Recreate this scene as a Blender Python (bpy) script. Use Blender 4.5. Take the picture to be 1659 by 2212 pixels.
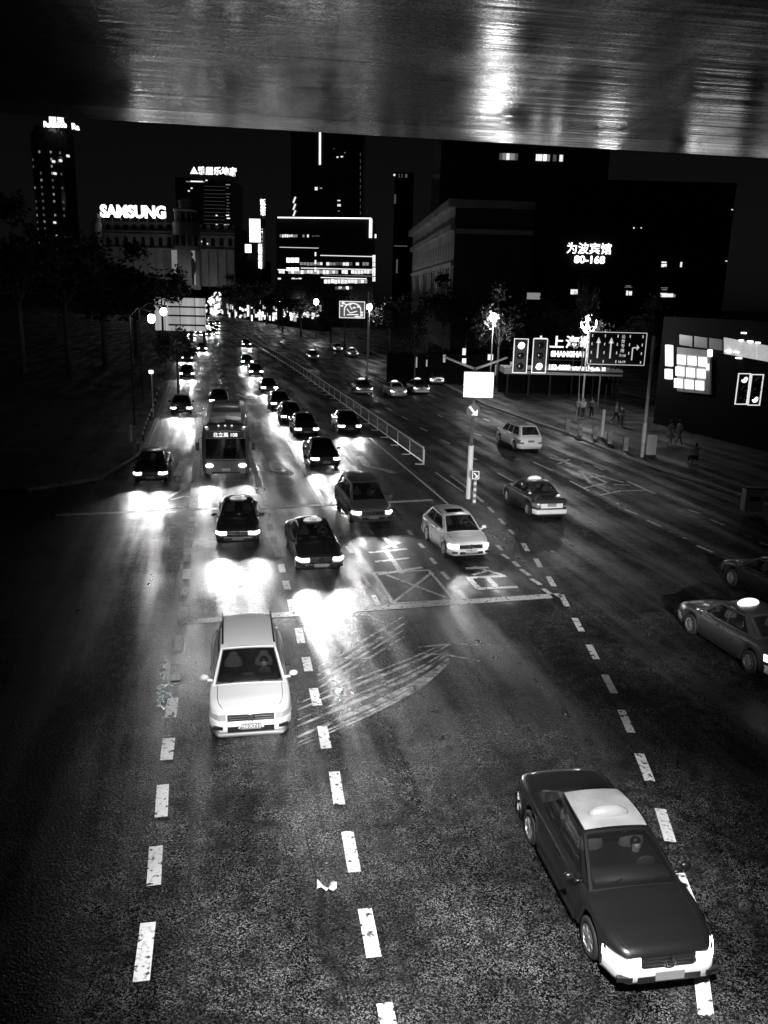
import bpy, bmesh, math, random
from mathutils import Vector, Matrix
random.seed(7)
R = math.radians
S = bpy.context.scene
for o in list(bpy.data.objects): bpy.data.objects.remove(o)

# ------------------------------------------------------------ camera
PW, PH = 1659.0, 2212.0            # picture units used for measuring
F, YH, TILT, CH = 1800.0, 647.0, .024, 9.7
CX, CY = PW/2, PH/2
th = math.atan((CY-YH)/F); rl = math.atan(TILT)
fw = Vector((0, math.cos(th), -math.sin(th))); rt = Vector((1, 0, 0)); up = rt.cross(fw)
CR = rt*math.cos(rl)+up*math.sin(rl); CU = up*math.cos(rl)-rt*math.sin(rl)
cd = bpy.data.cameras.new('camera'); cam = bpy.data.objects.new('camera', cd)
S.collection.objects.link(cam); S.camera = cam
cam.matrix_world = Matrix(((CR.x, CU.x, -fw.x, 0), (CR.y, CU.y, -fw.y, 0), (CR.z, CU.z, -fw.z, CH), (0, 0, 0, 1)))
cd.sensor_fit = 'VERTICAL'; cd.sensor_height = 36; cd.lens = 36*F/PH
cd.clip_start = .1; cd.clip_end = 6000

def ray(x, y): return CR*((x-CX)/F)-CU*((y-CY)/F)+fw
def g(x, y, z=0):                   # point at height z seen at (x, y)
    d = ray(x, y); t = (z-CH)/d.z
    return Vector((d.x*t, d.y*t, z))
def at(x, y, Y):                    # point on the upright plane at distance Y
    d = ray(x, y); t = Y/d.y
    return Vector((d.x*t, Y, CH+d.z*t))

# ------------------------------------------------------------ world, moon, exposure
w = bpy.data.worlds.new('World'); S.world = w; w.use_nodes = True
nt = w.node_tree; nt.nodes.clear()
sky = nt.nodes.new('ShaderNodeTexSky'); sky.sky_type = 'NISHITA'; sky.sun_disc = False
sky.sun_elevation = R(35); sky.sun_rotation = R(200)
bw = nt.nodes.new('ShaderNodeRGBToBW'); bg = nt.nodes.new('ShaderNodeBackground'); wo = nt.nodes.new('ShaderNodeOutputWorld')
nt.links.new(sky.outputs[0], bw.inputs[0]); nt.links.new(bw.outputs[0], bg.inputs[0]); nt.links.new(bg.outputs[0], wo.inputs[0])
bg.inputs[1].default_value = .00035
sd = bpy.data.lights.new('moon', 'SUN'); sd.energy = .004; sd.angle = R(5)
so = bpy.data.objects.new('moon', sd); S.collection.objects.link(so); so.rotation_euler = (R(50), 0, R(-20))
S.view_settings.view_transform = 'Standard'; S.view_settings.look = 'None'; S.view_settings.exposure = .9; S.view_settings.gamma = 1
S.render.engine = 'CYCLES'; S.cycles.use_denoising = True; S.cycles.sample_clamp_indirect = 3

# ------------------------------------------------------------ materials
MATS = {}
CLEAR = None
def mat(name, c=.5, rough=.5, metal=0., emit=0., bump=0., bscale=20., var=0., vscale=3., coat=0.):
    if name in MATS: return MATS[name]
    m = bpy.data.materials.new(name); m.use_nodes = True; n = m.node_tree; b = n.nodes['Principled BSDF']
    b.inputs['Base Color'].default_value = (c, c, c, 1); b.inputs['Roughness'].default_value = rough
    b.inputs['Metallic'].default_value = metal
    if coat: b.inputs['Coat Weight'].default_value = coat; b.inputs['Coat Roughness'].default_value = .06
    tc = n.nodes.new('ShaderNodeTexCoord')
    if var:
        no = n.nodes.new('ShaderNodeTexNoise'); no.inputs['Scale'].default_value = vscale; no.inputs['Detail'].default_value = 5
        n.links.new(tc.outputs['Object'], no.inputs['Vector'])
        mr = n.nodes.new('ShaderNodeMapRange'); mr.inputs[1].default_value = .3; mr.inputs[2].default_value = .7
        mr.inputs[3].default_value = c*(1-var); mr.inputs[4].default_value = min(c*(1+var), 1)
        n.links.new(no.outputs[0], mr.inputs[0]); n.links.new(mr.outputs[0], b.inputs['Base Color'])
    if bump:
        nb = n.nodes.new('ShaderNodeTexNoise'); nb.inputs['Scale'].default_value = bscale; nb.inputs['Detail'].default_value = 4
        n.links.new(tc.outputs['Object'], nb.inputs['Vector'])
        bp = n.nodes.new('ShaderNodeBump'); bp.inputs['Strength'].default_value = bump; bp.inputs['Distance'].default_value = .02
        n.links.new(nb.outputs[0], bp.inputs['Height']); n.links.new(bp.outputs[0], b.inputs['Normal'])
    if emit:
        b.inputs['Emission Color'].default_value = (1, 1, 1, 1); b.inputs['Emission Strength'].default_value = emit
    MATS[name] = m
    return m

def N(n, t, **kw):
    x = n.nodes.new(t)
    for k, v in kw.items(): setattr(x, k, v)
    return x
def mrange(n, src, a, b, c, d):
    m = N(n, 'ShaderNodeMapRange')
    for i, v in enumerate((a, b, c, d)): m.inputs[i+1].default_value = v
    n.links.new(src, m.inputs[0]); return m.outputs[0]
def mathn(n, op, a, b):
    m = N(n, 'ShaderNodeMath', operation=op)
    for i, v in enumerate((a, b)):
        if isinstance(v, (int, float)): m.inputs[i].default_value = v
        else: n.links.new(v, m.inputs[i])
    return m.outputs[0]

def asphalt(name, lo=.001, hi=.14, r0=.22, r1=.62, bump=1.):
    m = bpy.data.materials.new(name); m.use_nodes = True; n = m.node_tree; b = n.nodes['Principled BSDF']
    geo = N(n, 'ShaderNodeNewGeometry')
    def noise(s, d=4, vec=None):
        x = N(n, 'ShaderNodeTexNoise'); x.inputs['Scale'].default_value = s; x.inputs['Detail'].default_value = d
        n.links.new(vec or geo.outputs['Position'], x.inputs['Vector']); return x.outputs[0]
    # streaks that follow the lanes
    mp = N(n, 'ShaderNodeMapping'); mp.inputs['Scale'].default_value = (.9, .075, 1)
    m0 = N(n, 'ShaderNodeMapping'); m0.inputs['Rotation'].default_value = (0, 0, R(-12.3)); n.links.new(geo.outputs['Position'], m0.inputs['Vector']); n.links.new(m0.outputs[0], mp.inputs['Vector'])
    lane = noise(1, 3, mp.outputs[0]); big = noise(.22, 3); mid = noise(3, 4); fine = noise(30, 4)
    vo = N(n, 'ShaderNodeTexVoronoi'); vo.inputs['Scale'].default_value = 26; n.links.new(geo.outputs['Position'], vo.inputs['Vector'])
    vc = N(n, 'ShaderNodeTexVoronoi'); vc.inputs['Scale'].default_value = 58; n.links.new(geo.outputs['Position'], vc.inputs['Vector'])
    sx = N(n, 'ShaderNodeSeparateColor'); n.links.new(vc.outputs['Color'], sx.inputs[0])
    n.links.new(mathn(n, 'MULTIPLY', mrange(n, sx.outputs[0], .5, 1., lo, hi), mathn(n, 'MULTIPLY', mrange(n, mid, .35, .65, .4, 1.4), mrange(n, noise(.5, 5), .38, .62, .45, 1.35))), b.inputs['Base Color'])
    rs = mathn(n, 'ADD', mathn(n, 'MULTIPLY', big, .25), mathn(n, 'ADD', mathn(n, 'MULTIPLY', lane, .6), mathn(n, 'MULTIPLY', mid, .15)))
    n.links.new(mrange(n, rs, .36, .56, r0, r1), b.inputs['Roughness'])
    h = mathn(n, 'ADD', mathn(n, 'MULTIPLY', fine, .8), mathn(n, 'ADD', mathn(n, 'MULTIPLY', vo.outputs[0], .5), mathn(n, 'MULTIPLY', mid, .5)))
    bp = N(n, 'ShaderNodeBump'); bp.inputs['Strength'].default_value = bump; bp.inputs['Distance'].default_value = .013
    n.links.new(h, bp.inputs['Height']); n.links.new(bp.outputs[0], b.inputs['Normal'])
    n.links.new(mrange(n, rs, .38, .55, .65, .05), b.inputs['Specular IOR Level'])
    MATS[name] = m; return m

def worn_paint(name, c=.75):
    m = bpy.data.materials.new(name); m.use_nodes = True; n = m.node_tree; b = n.nodes['Principled BSDF']
    geo = N(n, 'ShaderNodeNewGeometry'); no = N(n, 'ShaderNodeTexNoise'); no.inputs['Scale'].default_value = 14; no.inputs['Detail'].default_value = 6
    n.links.new(geo.outputs['Position'], no.inputs['Vector'])
    n3 = N(n, 'ShaderNodeTexNoise'); n3.inputs['Scale'].default_value = .35; n3.inputs['Detail'].default_value = 2; n.links.new(geo.outputs['Position'], n3.inputs['Vector'])
    n.links.new(mathn(n, 'MULTIPLY', mrange(n, no.outputs[0], .34, .48, c*.55, c), mrange(n, n3.outputs[0], .3, .65, .55, 1.)), b.inputs['Base Color']); b.inputs['Roughness'].default_value = .55
    bp = N(n, 'ShaderNodeBump'); bp.inputs['Strength'].default_value = .4; bp.inputs['Distance'].default_value = .006
    n.links.new(no.outputs[0], bp.inputs['Height']); n.links.new(bp.outputs[0], b.inputs['Normal'])
    nc = N(n, 'ShaderNodeTexNoise'); nc.inputs['Scale'].default_value = 7; nc.inputs['Detail'].default_value = 8; n.links.new(geo.outputs['Position'], nc.inputs['Vector'])
    n.links.new(mrange(n, nc.outputs[0], .36, .43, .12, 1.), b.inputs['Alpha'])
    MATS[name] = m; return m

ASP = asphalt('wet_asphalt'); PAINT = worn_paint('road_paint', .95)
PAVE = asphalt('paving', .05, .12, .4, .7, .6)
GLASS = mat('car_glass', .006, .07); GLASS.node_tree.nodes['Principled BSDF'].inputs['Specular IOR Level'].default_value = .9; CLEAR = mat('clear_glass', .01, .06); CLEAR.node_tree.nodes['Principled BSDF'].inputs['Alpha'].default_value = .6; CLEAR.node_tree.nodes['Principled BSDF'].inputs['Specular IOR Level'].default_value = 1.
RUB = mat('rubber', .02, .7); DARK = mat('dark_trim', .012, .4)
RIM = mat('alloy_rim', .6, .3, .8); CHR = mat('chrome', .7, .18, 1.); PLATE = mat('plate', .25, .4)
STEEL = mat('galvanised_steel', .6, .5, .0, var=.2); DSTEEL = mat('dark_steel', .04, .5, .3)
HEAD = mat('headlight_lit', .9, .2, emit=7); HEADD = mat('headlight_dim', .9, .2, emit=3.); HEADOFF = mat('lamp_glass', .5, .12, .2)
TAIL = mat('taillight_lit', .4, .3, emit=1.2); TAILOFF = mat('taillight_glass', .2, .15)
LAMP = mat('lamp_glow', .9, .3, emit=12); SIGNW = mat('sign_glow', .8, .4, emit=.7); SIGNB = mat('sign_bright', .8, .4, emit=1.3)
SIGND = mat('sign_dim', .8, .4, emit=.2); WINL = mat('window_lit', .5, .4, emit=.5)
WIND = mat('window_dim', .4, .4, emit=.12); WINF = mat('window_faint', .3, .4, emit=.035)
BARK = mat('bark', .16, .85, bump=.8, bscale=12, var=.4); LEAF = mat('leaf', .08, .45, var=.5, vscale=2)
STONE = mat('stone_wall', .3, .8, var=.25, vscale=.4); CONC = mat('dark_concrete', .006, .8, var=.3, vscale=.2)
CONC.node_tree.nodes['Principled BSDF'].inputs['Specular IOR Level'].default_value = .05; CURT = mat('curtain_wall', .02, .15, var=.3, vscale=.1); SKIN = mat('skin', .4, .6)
WHITEP = mat('white_plastic', .75, .4); WHITEB = mat('reflective_white', .8, .5)
def paint(c): return mat('car_paint_%02d' % int(c*100), c, .3, 0. if c > .55 else .95 if c > .25 else .3, coat=.9)

# ------------------------------------------------------------ mesh helpers
COL = S.collection
class MB:
    def __init__(s): s.v = []; s.f = []
    def add(s, vs, fs):
        k = len(s.v); s.v += [tuple(v) for v in vs]; s.f += [tuple(i+k for i in f) for f in fs]; return s
    def box(s, c, d, M=None):
        x, y, z = (q/2 for q in d); c = Vector(c)
        vs = [Vector((i*x, j*y, k*z)) for i in (-1, 1) for j in (-1, 1) for k in (-1, 1)]
        vs = [c+(M @ v if M else v) for v in vs]
        return s.add(vs, [(0, 1, 3, 2), (4, 6, 7, 5), (0, 4, 5, 1), (2, 3, 7, 6), (0, 2, 6, 4), (1, 5, 7, 3)])
    def tube(s, pts, r, n=8, r2=None):
        pts = [Vector(p) for p in pts]; m = len(pts); rings = []
        for i, p in enumerate(pts):
            d = (pts[min(i+1, m-1)]-pts[max(i-1, 0)]).normalized()
            a = d.cross(Vector((0, 0, 1)))
            if a.length < .05: a = d.cross(Vector((1, 0, 0)))
            a.normalize(); b = d.cross(a); rr = r if r2 is None else r+(r2-r)*i/(m-1)
            rings.append([p+(a*math.cos(2*math.pi*k/n)+b*math.sin(2*math.pi*k/n))*rr for k in range(n)])
        vs = [v for q in rings for v in q]; fs = []
        for i in range(m-1):
            for k in range(n): fs.append((i*n+k, i*n+(k+1) % n, (i+1)*n+(k+1) % n, (i+1)*n+k))
        fs += [tuple(range(n))[::-1], tuple(range((m-1)*n, m*n))]
        return s.add(vs, fs)
    def ball(s, c, r, n=12, m=8):
        c = Vector(c); r = r if hasattr(r, '__len__') else (r, r, r); vs = []; fs = []
        for i in range(m+1):
            a = math.pi*i/m
            for k in range(n):
                b = 2*math.pi*k/n; vs.append(c+Vector((r[0]*math.sin(a)*math.cos(b), r[1]*math.sin(a)*math.sin(b), r[2]*math.cos(a))))
        for i in range(m):
            for k in range(n): fs.append((i*n+k, (i+1)*n+k, (i+1)*n+(k+1) % n, i*n+(k+1) % n))
        return s.add(vs, fs)
    def grid(s, fn, nu, nv):
        vs = [fn(i/nu, j/nv) for i in range(nu+1) for j in range(nv+1)]; q = nv+1
        return s.add(vs, [(i*q+j, (i+1)*q+j, (i+1)*q+j+1, i*q+j+1) for i in range(nu) for j in range(nv)])
    def poly(s, pts): return s.add(pts, [tuple(range(len(pts)))])
    def prism(s, pts, z0, z1):
        n = len(pts); vs = [(p[0], p[1], z0) for p in pts]+[(p[0], p[1], z1) for p in pts]
        return s.add(vs, [tuple(range(n))[::-1], tuple(range(n, 2*n))]+[(i, (i+1) % n, n+(i+1) % n, n+i) for i in range(n)])
    def build(s, name, m, parent=None, smooth=False, loc=None):
        me = bpy.data.meshes.new(name); me.from_pydata(s.v, [], s.f); me.validate()
        bm = bmesh.new(); bm.from_mesh(me); bmesh.ops.remove_doubles(bm, verts=bm.verts, dist=1e-5)
        bmesh.ops.recalc_face_normals(bm, faces=bm.faces); bm.to_mesh(me); bm.free()
        me.materials.append(m)
        if smooth: me.shade_smooth() if hasattr(me, 'shade_smooth') else None
        o = bpy.data.objects.new(name, me); COL.objects.link(o)
        if parent: o.parent = parent
        if loc is not None: o.location = loc
        return o
def tag(o, label=None, cat=None, group=None, kind=None):
    for k, v in (('label', label), ('category', cat), ('group', group), ('kind', kind)):
        if v: o[k] = v
    return o
def empty(name, loc=(0, 0, 0), rz=0, **kw):
    o = bpy.data.objects.new(name, None); COL.objects.link(o); o.location = loc; o.rotation_euler = (0, 0, rz); o.empty_display_size = .3
    return tag(o, **kw)
def copy_tree(o, parent=None):
    c = o.copy(); COL.objects.link(c); c.parent = parent
    for ch in KIDS(o): copy_tree(ch, c)
    return c
def KIDS(o): return [x for x in bpy.data.objects if x.parent == o]
def lamp(kind, name, loc, energy, parent=None, aim=None, size=None, blend=.6, rad=.05):
    d = bpy.data.lights.new(name, kind); d.energy = energy; o = bpy.data.objects.new(name, d); COL.objects.link(o); o.location = loc
    if kind == 'SPOT': d.spot_size = size or R(60); d.spot_blend = blend
    if kind in ('SPOT', 'POINT'): d.shadow_soft_size = rad
    if aim is not None: o.rotation_euler = (Vector(aim)-Vector(loc)).to_track_quat('-Z', 'Y').to_euler()
    if parent: o.parent = parent
    return o
def text(name, s, size, m, parent, M, ext=.01, bold=.0, align='CENTER', sx=1.):
    c = bpy.data.curves.new(name, 'FONT'); c.body = s; c.size = size; c.extrude = ext; c.offset = bold; c.align_x = align; c.align_y = 'CENTER'
    c.resolution_u = 3
    t = bpy.data.objects.new(name, c); COL.objects.link(t); dg = bpy.context.evaluated_depsgraph_get()
    me = bpy.data.meshes.new_from_object(t.evaluated_get(dg)); bpy.data.objects.remove(t)
    me.materials.clear(); me.materials.append(m)
    o = bpy.data.objects.new(name, me); COL.objects.link(o)
    if parent: o.parent = parent
    o.matrix_local = M @ Matrix.Diagonal((sx, 1, 1, 1))
    return o
def face_M(p, rz=0):    # upright text facing -Y rotated by rz
    return Matrix.Translation(p) @ Matrix.Rotation(rz, 4, 'Z') @ Matrix.Rotation(R(90), 4, 'X')
def ipl(pts, s):
    if s <= pts[0][0]: return pts[0][1]
    for (a, b), (c, d) in zip(pts, pts[1:]):
        if s <= c:
            t = (s-a)/(c-a); t = t*t*(3-2*t)*.5+t*.5; return b+(d-b)*t
    return pts[-1][1]

# ------------------------------------------------------------ cars
KIND = {   # L, W, roof z, deck profile, A B C D (station of windscreen base, roof front, roof rear, rear glass base), belt front/rear, roof half width factor
 'sedan': dict(L=4.55, W=1.72, Z=1.43, deck=[(0, .64), (.03, .70), (.12, .755), (.5, .83), (1.2, .92), (1.9, .95), (3.6, .99), (3.8, 1.0), (4.35, .97), (4.48, .92), (4.55, .8)], g=(1.12, 1.92, 3.02, 3.75), b=(.91, .98), rw=.70, wr=.31),
 'suv': dict(L=4.43, W=1.82, Z=1.68, deck=[(0, .76), (.03, .84), (.12, .90), (.5, .98), (1.05, 1.05), (1.9, 1.08), (3.9, 1.12), (4.3, 1.1), (4.38, 1.0), (4.43, .85)], g=(.98, 1.72, 3.75, 4.22), b=(1.03, 1.1), rw=.74, wr=.35),
 'hatch': dict(L=3.97, W=1.69, Z=1.46, deck=[(0, .62), (.03, .70), (.12, .76), (.5, .85), (.95, .93), (1.8, .96), (3.4, 1.0), (3.8, .98), (3.9, .9), (3.97, .75)], g=(.88, 1.66, 3.2, 3.78), b=(.92, .98), rw=.71, wr=.31),
 'mpv': dict(L=4.75, W=1.83, Z=1.68, deck=[(0, .66), (.03, .74), (.12, .80), (.5, .89), (.95, .98), (1.8, 1.0), (4.2, 1.05), (4.6, 1.02), (4.7, .95), (4.75, .8)], g=(.82, 1.75, 4.1, 4.62), b=(.97, 1.04), rw=.73, wr=.33)}
def arch_z(s, L, wr, wf, wb):
    z = .2
    for c in (wf, wb):
        d = abs(s-c); Ra = wr+.07
        if d < Ra: z = max(z, wr+math.sqrt(Ra*Ra-d*d))
    return z
def make_car(kind, col, lights='head', sign=None, rails=False, sunroof=False, emblem=False, plate=None, lit_tone=None, name=None, far=False, beam=0.):
    K = KIND[kind]; L, W, Z, wr = K['L'], K['W'], K['Z'], K['wr']; hw = W/2; wf, wb = .86, L-.92
    root = empty(name or ('taxi' if sign else {'sedan': 'sedan_car', 'suv': 'suv_car', 'hatch': 'hatchback_car', 'mpv': 'minivan'}[kind]))
    P = paint(col); B = MB()
    st = sorted(set([0, .02, .05, .1, .16, .25, .35]+[i*.09 for i in range(4, int((L-.3)/.09))]+[L-.3, L-.2, L-.12, L-.06, L-.02, L]))
    def half(s):
        a = max(0, 1-s/.55); b = max(0, 1-(L-s)/.5); return hw*(1-.26*a**2.2-.17*b**2.2)
    rings = []
    for s in st:
        h = half(s); zt = ipl(K['deck'], s); zb = arch_z(s, L, wr, wf, wb)
        if s < .1: zb = max(zb, .2+.12*(1-s/.1))
        zb = min(zb, zt-.1); y = s-L/2; zm = max((zb+zt)/2, .5) if zb < .5 else (zb+zt)/2; zm = min(zm, zt-.05)
        half_pts = [(0, zb), (h*.86, zb), (h*.965, zb+.03), (h, zm), (h*.985, zm*.35+zt*.65-.01), (h*.94, zt-.035), (h*.82, zt), (h*.45, zt+.018), (0, zt+.025)]
        ring = [Vector((x, y, z)) for x, z in half_pts]+[Vector((-x, y, z)) for x, z in half_pts[-2:0:-1]]
        rings.append(ring)
    n = len(rings[0]); vs = [v for r in rings for v in r]; fs = []
    for i in range(len(rings)-1):
        for k in range(n): fs.append((i*n+k, i*n+(k+1) % n, (i+1)*n+(k+1) % n, (i+1)*n+k))
    fs += [tuple(range(n))[::-1], tuple(range((len(rings)-1)*n, len(rings)*n))]
    B.add(vs, fs)
    # greenhouse shell as bilinear faces
    a, b, c, d = K['g']; bf, br = K['b']; wbz = hw*(.94 if kind == 'suv' else .90); wrf = hw*K['rw']
    def V(x, s, z): return Vector((x, s-L/2, z))
    def rwf(u): return wrf*(.95+.05*math.sin(math.pi*u)-.09*u)
    A_, B_, C_, D_ = (wbz*.985, a, bf), (rwf(0), b, Z-.035), (rwf(1), c, Z-.035), (wbz*.9, d, br)
    def mir(p): return (-p[0],)+p[1:]
    def quad(p, q, r, t, bulge):    # p q bottom, t r top
        p, q, r, t = (V(*u) for u in (p, q, r, t)); nn = (q-p).cross(t-p).normalized()
        def fn(u, v):
            x = (p*(1-u)+q*u)*(1-v)+(t*(1-u)+r*u)*v
            return x+nn*bulge*(1-(2*u-1)**2)*(1 if bulge < .03 else 1)
        return fn, nn
    front = quad(mir(A_), A_, B_, mir(B_), .05); back = quad(D_, mir(D_), mir(C_), C_, .05)
    M1, M2 = (wbz, (a+d)/2, (bf+br)/2-.01), (wrf, (b+c)/2, Z)
    def side(sg):
        def fn(u, v):
            lo = V(wbz*(.985+.015*math.sin(math.pi*u)-.085*max(0, u-.7)/.3), a+(d-a)*u, bf+(br-bf)*u-.01)
            hi = V(rwf(u), b+(c-b)*u, Z-.035+.0*u)
            p = lo*(1-v)+hi*v; p.x += .035*math.sin(math.pi*v)*.6; p.x *= sg; return p
        return fn
    def roof(u, v):
        s = b+(c-b)*u; x = (2*v-1)*rwf(u); zz = Z-.035+.045*math.sin(math.pi*min(max(u, 0), 1))**.6*(1)+.035*(1-(2*v-1)**2)
        return V(x, s, zz if 0 < u < 1 else Z-.035+.035*(1-(2*v-1)**2))
    def part(fn, u0, u1, v0, v1, nu, nv): B.grid(lambda u, v: fn(u0+(u1-u0)*u, v0+(v1-v0)*v), nu, nv)
    def frame(fn, wins, v0, v1):
        part(fn, 0, 1, 0, v0, 8, 1); part(fn, 0, 1, v1, 1, 8, 1); e_ = 0
        for q0, q1 in wins: part(fn, e_, q0, v0, v1, 1, 2); e_ = q1
        part(fn, e_, 1, v0, v1, 1, 2)
    spl = {'sedan': [(.10, .49), (.515, .86)], 'hatch': [(.10, .50), (.525, .88)], 'suv': [(.09, .40), (.425, .70), (.73, .92)], 'mpv': [(.09, .37), (.395, .64), (.67, .93)]}[kind]
    if far: B.grid(front[0], 8, 2); B.grid(back[0], 8, 2); B.grid(side(1), 8, 4); B.grid(side(-1), 8, 4)
    else: frame(front[0], [(.05, .95)], .05, .93); frame(back[0], [(.1, .9)], .1, .88); [frame(side(sg), spl, .1, .86) for sg in (1, -1)]
    B.grid(roof, 8, 8)
    body = B.build('body', P, root, True)
    GL = GLASS if far else CLEAR
    if not far:
        m = MB(); m.grid(lambda u, v: V((2*v-1)*hw*.8, a+.12+(d-a-.3)*u, ipl(K['deck'], a+.12+(d-a-.3)*u)+.032), 10, 4); m.build('cabin_floor', DARK, root)
        m = MB(); m.box((0, a+.28-L/2, bf+.04), (hw*1.45, .34, .1)); m.ball((.36, a+.42-L/2, bf+.12), (.17, .03, .12)); m.build('dashboard', mat('dash_grey', .05, .6), root, True)
        for x_, y_ in ((.36, b+.15), (-.36, b+.15), (.36, c-.15), (-.36, c-.15)):
            m = MB(); m.ball((x_, y_-L/2, bf+.12), (.23, .09, .26), 10, 6); m.ball((x_, y_+.02-L/2, bf+.36), (.12, .05, .08), 8, 6); m.build('seat', mat('seat_cloth', .14, .9), root, True)
    def patch(fn, u0, u1, v0, v1, nn, off, nu=6, nv=3):
        m = MB(); m.grid(lambda u, v: fn(u0+(u1-u0)*u, v0+(v1-v0)*v)+nn*off, nu, nv); return m
    patch(front[0], .035, .965, .03, .95, Vector((0, -.75, .66)), .012, 8).build('windshield', GL, root, True)
    patch(back[0], .08, .92, .08, .9, Vector((0, .75, .66)), .012, 8).build('rear_window', GL, root, True)
    spl = {'sedan': [(.10, .49), (.515, .86)], 'hatch': [(.10, .50), (.525, .88)], 'suv': [(.09, .40), (.425, .70), (.73, .92)], 'mpv': [(.09, .37), (.395, .64), (.67, .93)]}[kind]
    def plan(x, front=True):      # station where the body reaches half width x
        f = abs(x)/hw; k, q = (.26, .55) if front else (.17, .5)
        if 1-f >= k: return 0.
        return q*(1-(max(1-f, 0)/k)**(1/2.2))
    def wrap(sg, f0, f1, z0, z1, front, off, taper):     # lamp glass that follows the corner of the body
        def fn(u, v):
            f = f0+(f1-f0)*u; zz = z0+taper*(1-u)*.3+(z1-z0-taper*.6*u*u)*v; s = plan(f*hw, front)+.03*v; return Vector((sg*(f*hw+off*u), (s-off-L/2) if front else (L/2-s+off), zz))
        m = MB(); m.grid(fn, 8, 4); m.grid(lambda u, v: fn(u, v)+Vector((-sg*.03*u, .05 if front else -.05, 0)), 8, 4); return m
    zf = K['deck'][1][1]-.30; bs_ = (K['deck'][1][1]/.7)**1.4
    for front, zc_ in ((True, zf), (False, zf)):
        m = MB(); prof = [(-.0, -.13), (.05, -.12), (.075, -.06), (.075, .05), (.055, .085), (-.0, .09)]
        def bf_(u, v):
            x = (2*u-1)*.985*hw; s = plan(x, front); i_ = min(int(v*5+.001), 5); o_, z_ = prof[i_]; yy = s-o_ if front else s-o_
            return Vector((x*(1+o_*.12), (yy-L/2) if front else (L/2-yy), zc_+z_*bs_))
        m.grid(bf_, 20, 5); m.build('bumper', paint(lit_tone) if lit_tone else P, root, True)  # light falling on taxi bumpers is put into a paler paint
    if not far:
        for sg in (1, -1): MB().tube([V(sg*half(s)*.80, s, ipl(K['deck'], s)+.004) for s in (.1, .3, .5, .8, a-.02)], .007, 4).build('bonnet_seam', DARK, root)
    for sg in (1, -1):
        for u0, u1 in spl:
            patch(side(sg), u0, u1, .08, .88, Vector((sg, 0, .3)), .01).build('side_window', GL, root, True)
        if not far:   # door gaps and sill
            m = MB()
            for s in (a+.25, (a+d)/2, d-.25):
                m.box((sg*(hw*.99+.001), s-L/2, .63), (.01, .012, .5))
            m.box((sg*(hw*.975), 0, .235), (.03, L-2*wf-1.1, .07))
            m.build('door_seam', DARK, root)
            m = MB()
            for s in ((a+d)/2-.22, d-.45): m.box((sg*(hw+.004), s-L/2, .82), (.03, .17, .025))
            m.build('door_handle', CHR, root)
        m = MB(); m.ball((sg*(hw+.12), a+.28-L/2, bf+.1), (.105, .06, .07)); m.box((sg*(hw-.03), a+.25-L/2, bf+.03), (.16, .06, .04))
        m.build('wing_mirror', P, root, True)
        # lamps
        zt = K['deck'][1][1]
        wrap(sg, .60 if kind != 'sedan' else .50, .97, zt-.17, zt-.045, True, .035, .05).build('headlight', {'head': HEAD, 'dim': HEADD}.get(lights, HEADOFF), root, True)
        zt = K['deck'][-1][1]
        wrap(sg, .56, .985, zt-(.2 if kind == 'sedan' else .26), zt-.01 if kind == 'sedan' else zt+.02, False, .012, .0).build('taillight', TAIL if lights == 'tail' else TAILOFF, root, True)
        for s in (wf, wb):
            t = MB(); x0 = sg*(hw-.115)
            t.add([(x0+sg*dx, s-L/2+rr*math.cos(k*math.pi/12), wr+rr*math.sin(k*math.pi/12)) for dx, rr in ((-.1, wr-.03), (-.09, wr), (.08, wr), (.1, wr-.03), (.1, wr*.66), (.06, wr*.64)) for k in range(24)],
                  [(i*24+k, i*24+(k+1) % 24, (i+1)*24+(k+1) % 24, (i+1)*24+k) for i in range(5) for k in range(24)]+[tuple(range(24))])
            wo_ = t.build('wheel', RUB, root, True)
            r = MB()
            for k in range(7):
                q = k*2*math.pi/7; Mx = Matrix.Rotation(q, 3, 'X'); r.box(Vector((x0+sg*.085, s-L/2, wr))+Mx @ Vector((0, wr*.33, 0)), (.02, wr*.62, .055), Mx)
            r.add([(x0+sg*dx, s-L/2+rr*math.cos(k*math.pi/12), wr+rr*math.sin(k*math.pi/12)) for dx, rr in ((.09, wr*.68), (.10, wr*.6), (.06, wr*.58)) for k in range(24)], [(i*24+k, i*24+(k+1) % 24, (i+1)*24+(k+1) % 24, (i+1)*24+k) for i in range(2) for k in range(24)])
            r.tube([(x0+sg*.05, s-L/2, wr), (x0+sg*.1, s-L/2, wr)], .06, 10); r.build('rim', RIM, wo_)
    z0 = K['deck'][1][1]
    m = MB(); gw = hw*(1.12 if kind != 'sedan' else .92); m.box((0, -L/2+.0, z0-.12), (gw, .07, .14)); gr = m.build('grille', DARK, root)
    if not far:
        m = MB(); m.box((0, -L/2-.038, z0-.14), (gw*.96, .012, .012)); m.box((0, -L/2-.038, z0-.085), (gw*.96, .012, .012)); m.build('grille_bar', CHR, gr)
    m = MB(); m.box((0, -L/2-.072, zf-.045*bs_), (hw*1.12, .03, .10*bs_)); m.build('bumper_intake', DARK, root)
    for sg in (1, -1):
        if not far: m = MB(); m.box((sg*hw*.78, -L/2-.045, zf-.02), (.22, .06, .075), Matrix.Rotation(sg*.22, 3, 'Z')); m.build('fog_light', DARK, root)
    for yy, q in ((-L/2-.095, 0), (L/2+.015, 1)):
        pl = MB().box((0, yy, zf+.01 if q == 0 else K['deck'][-1][1]-.1), (.44, .015, .14)).build('number_plate', PLATE, root)
        if plate and q == 0: text('plate_number', plate, .12, WHITEP, pl, face_M(Vector((0, yy-.009, zf+.01))), .001, .003)
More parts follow.
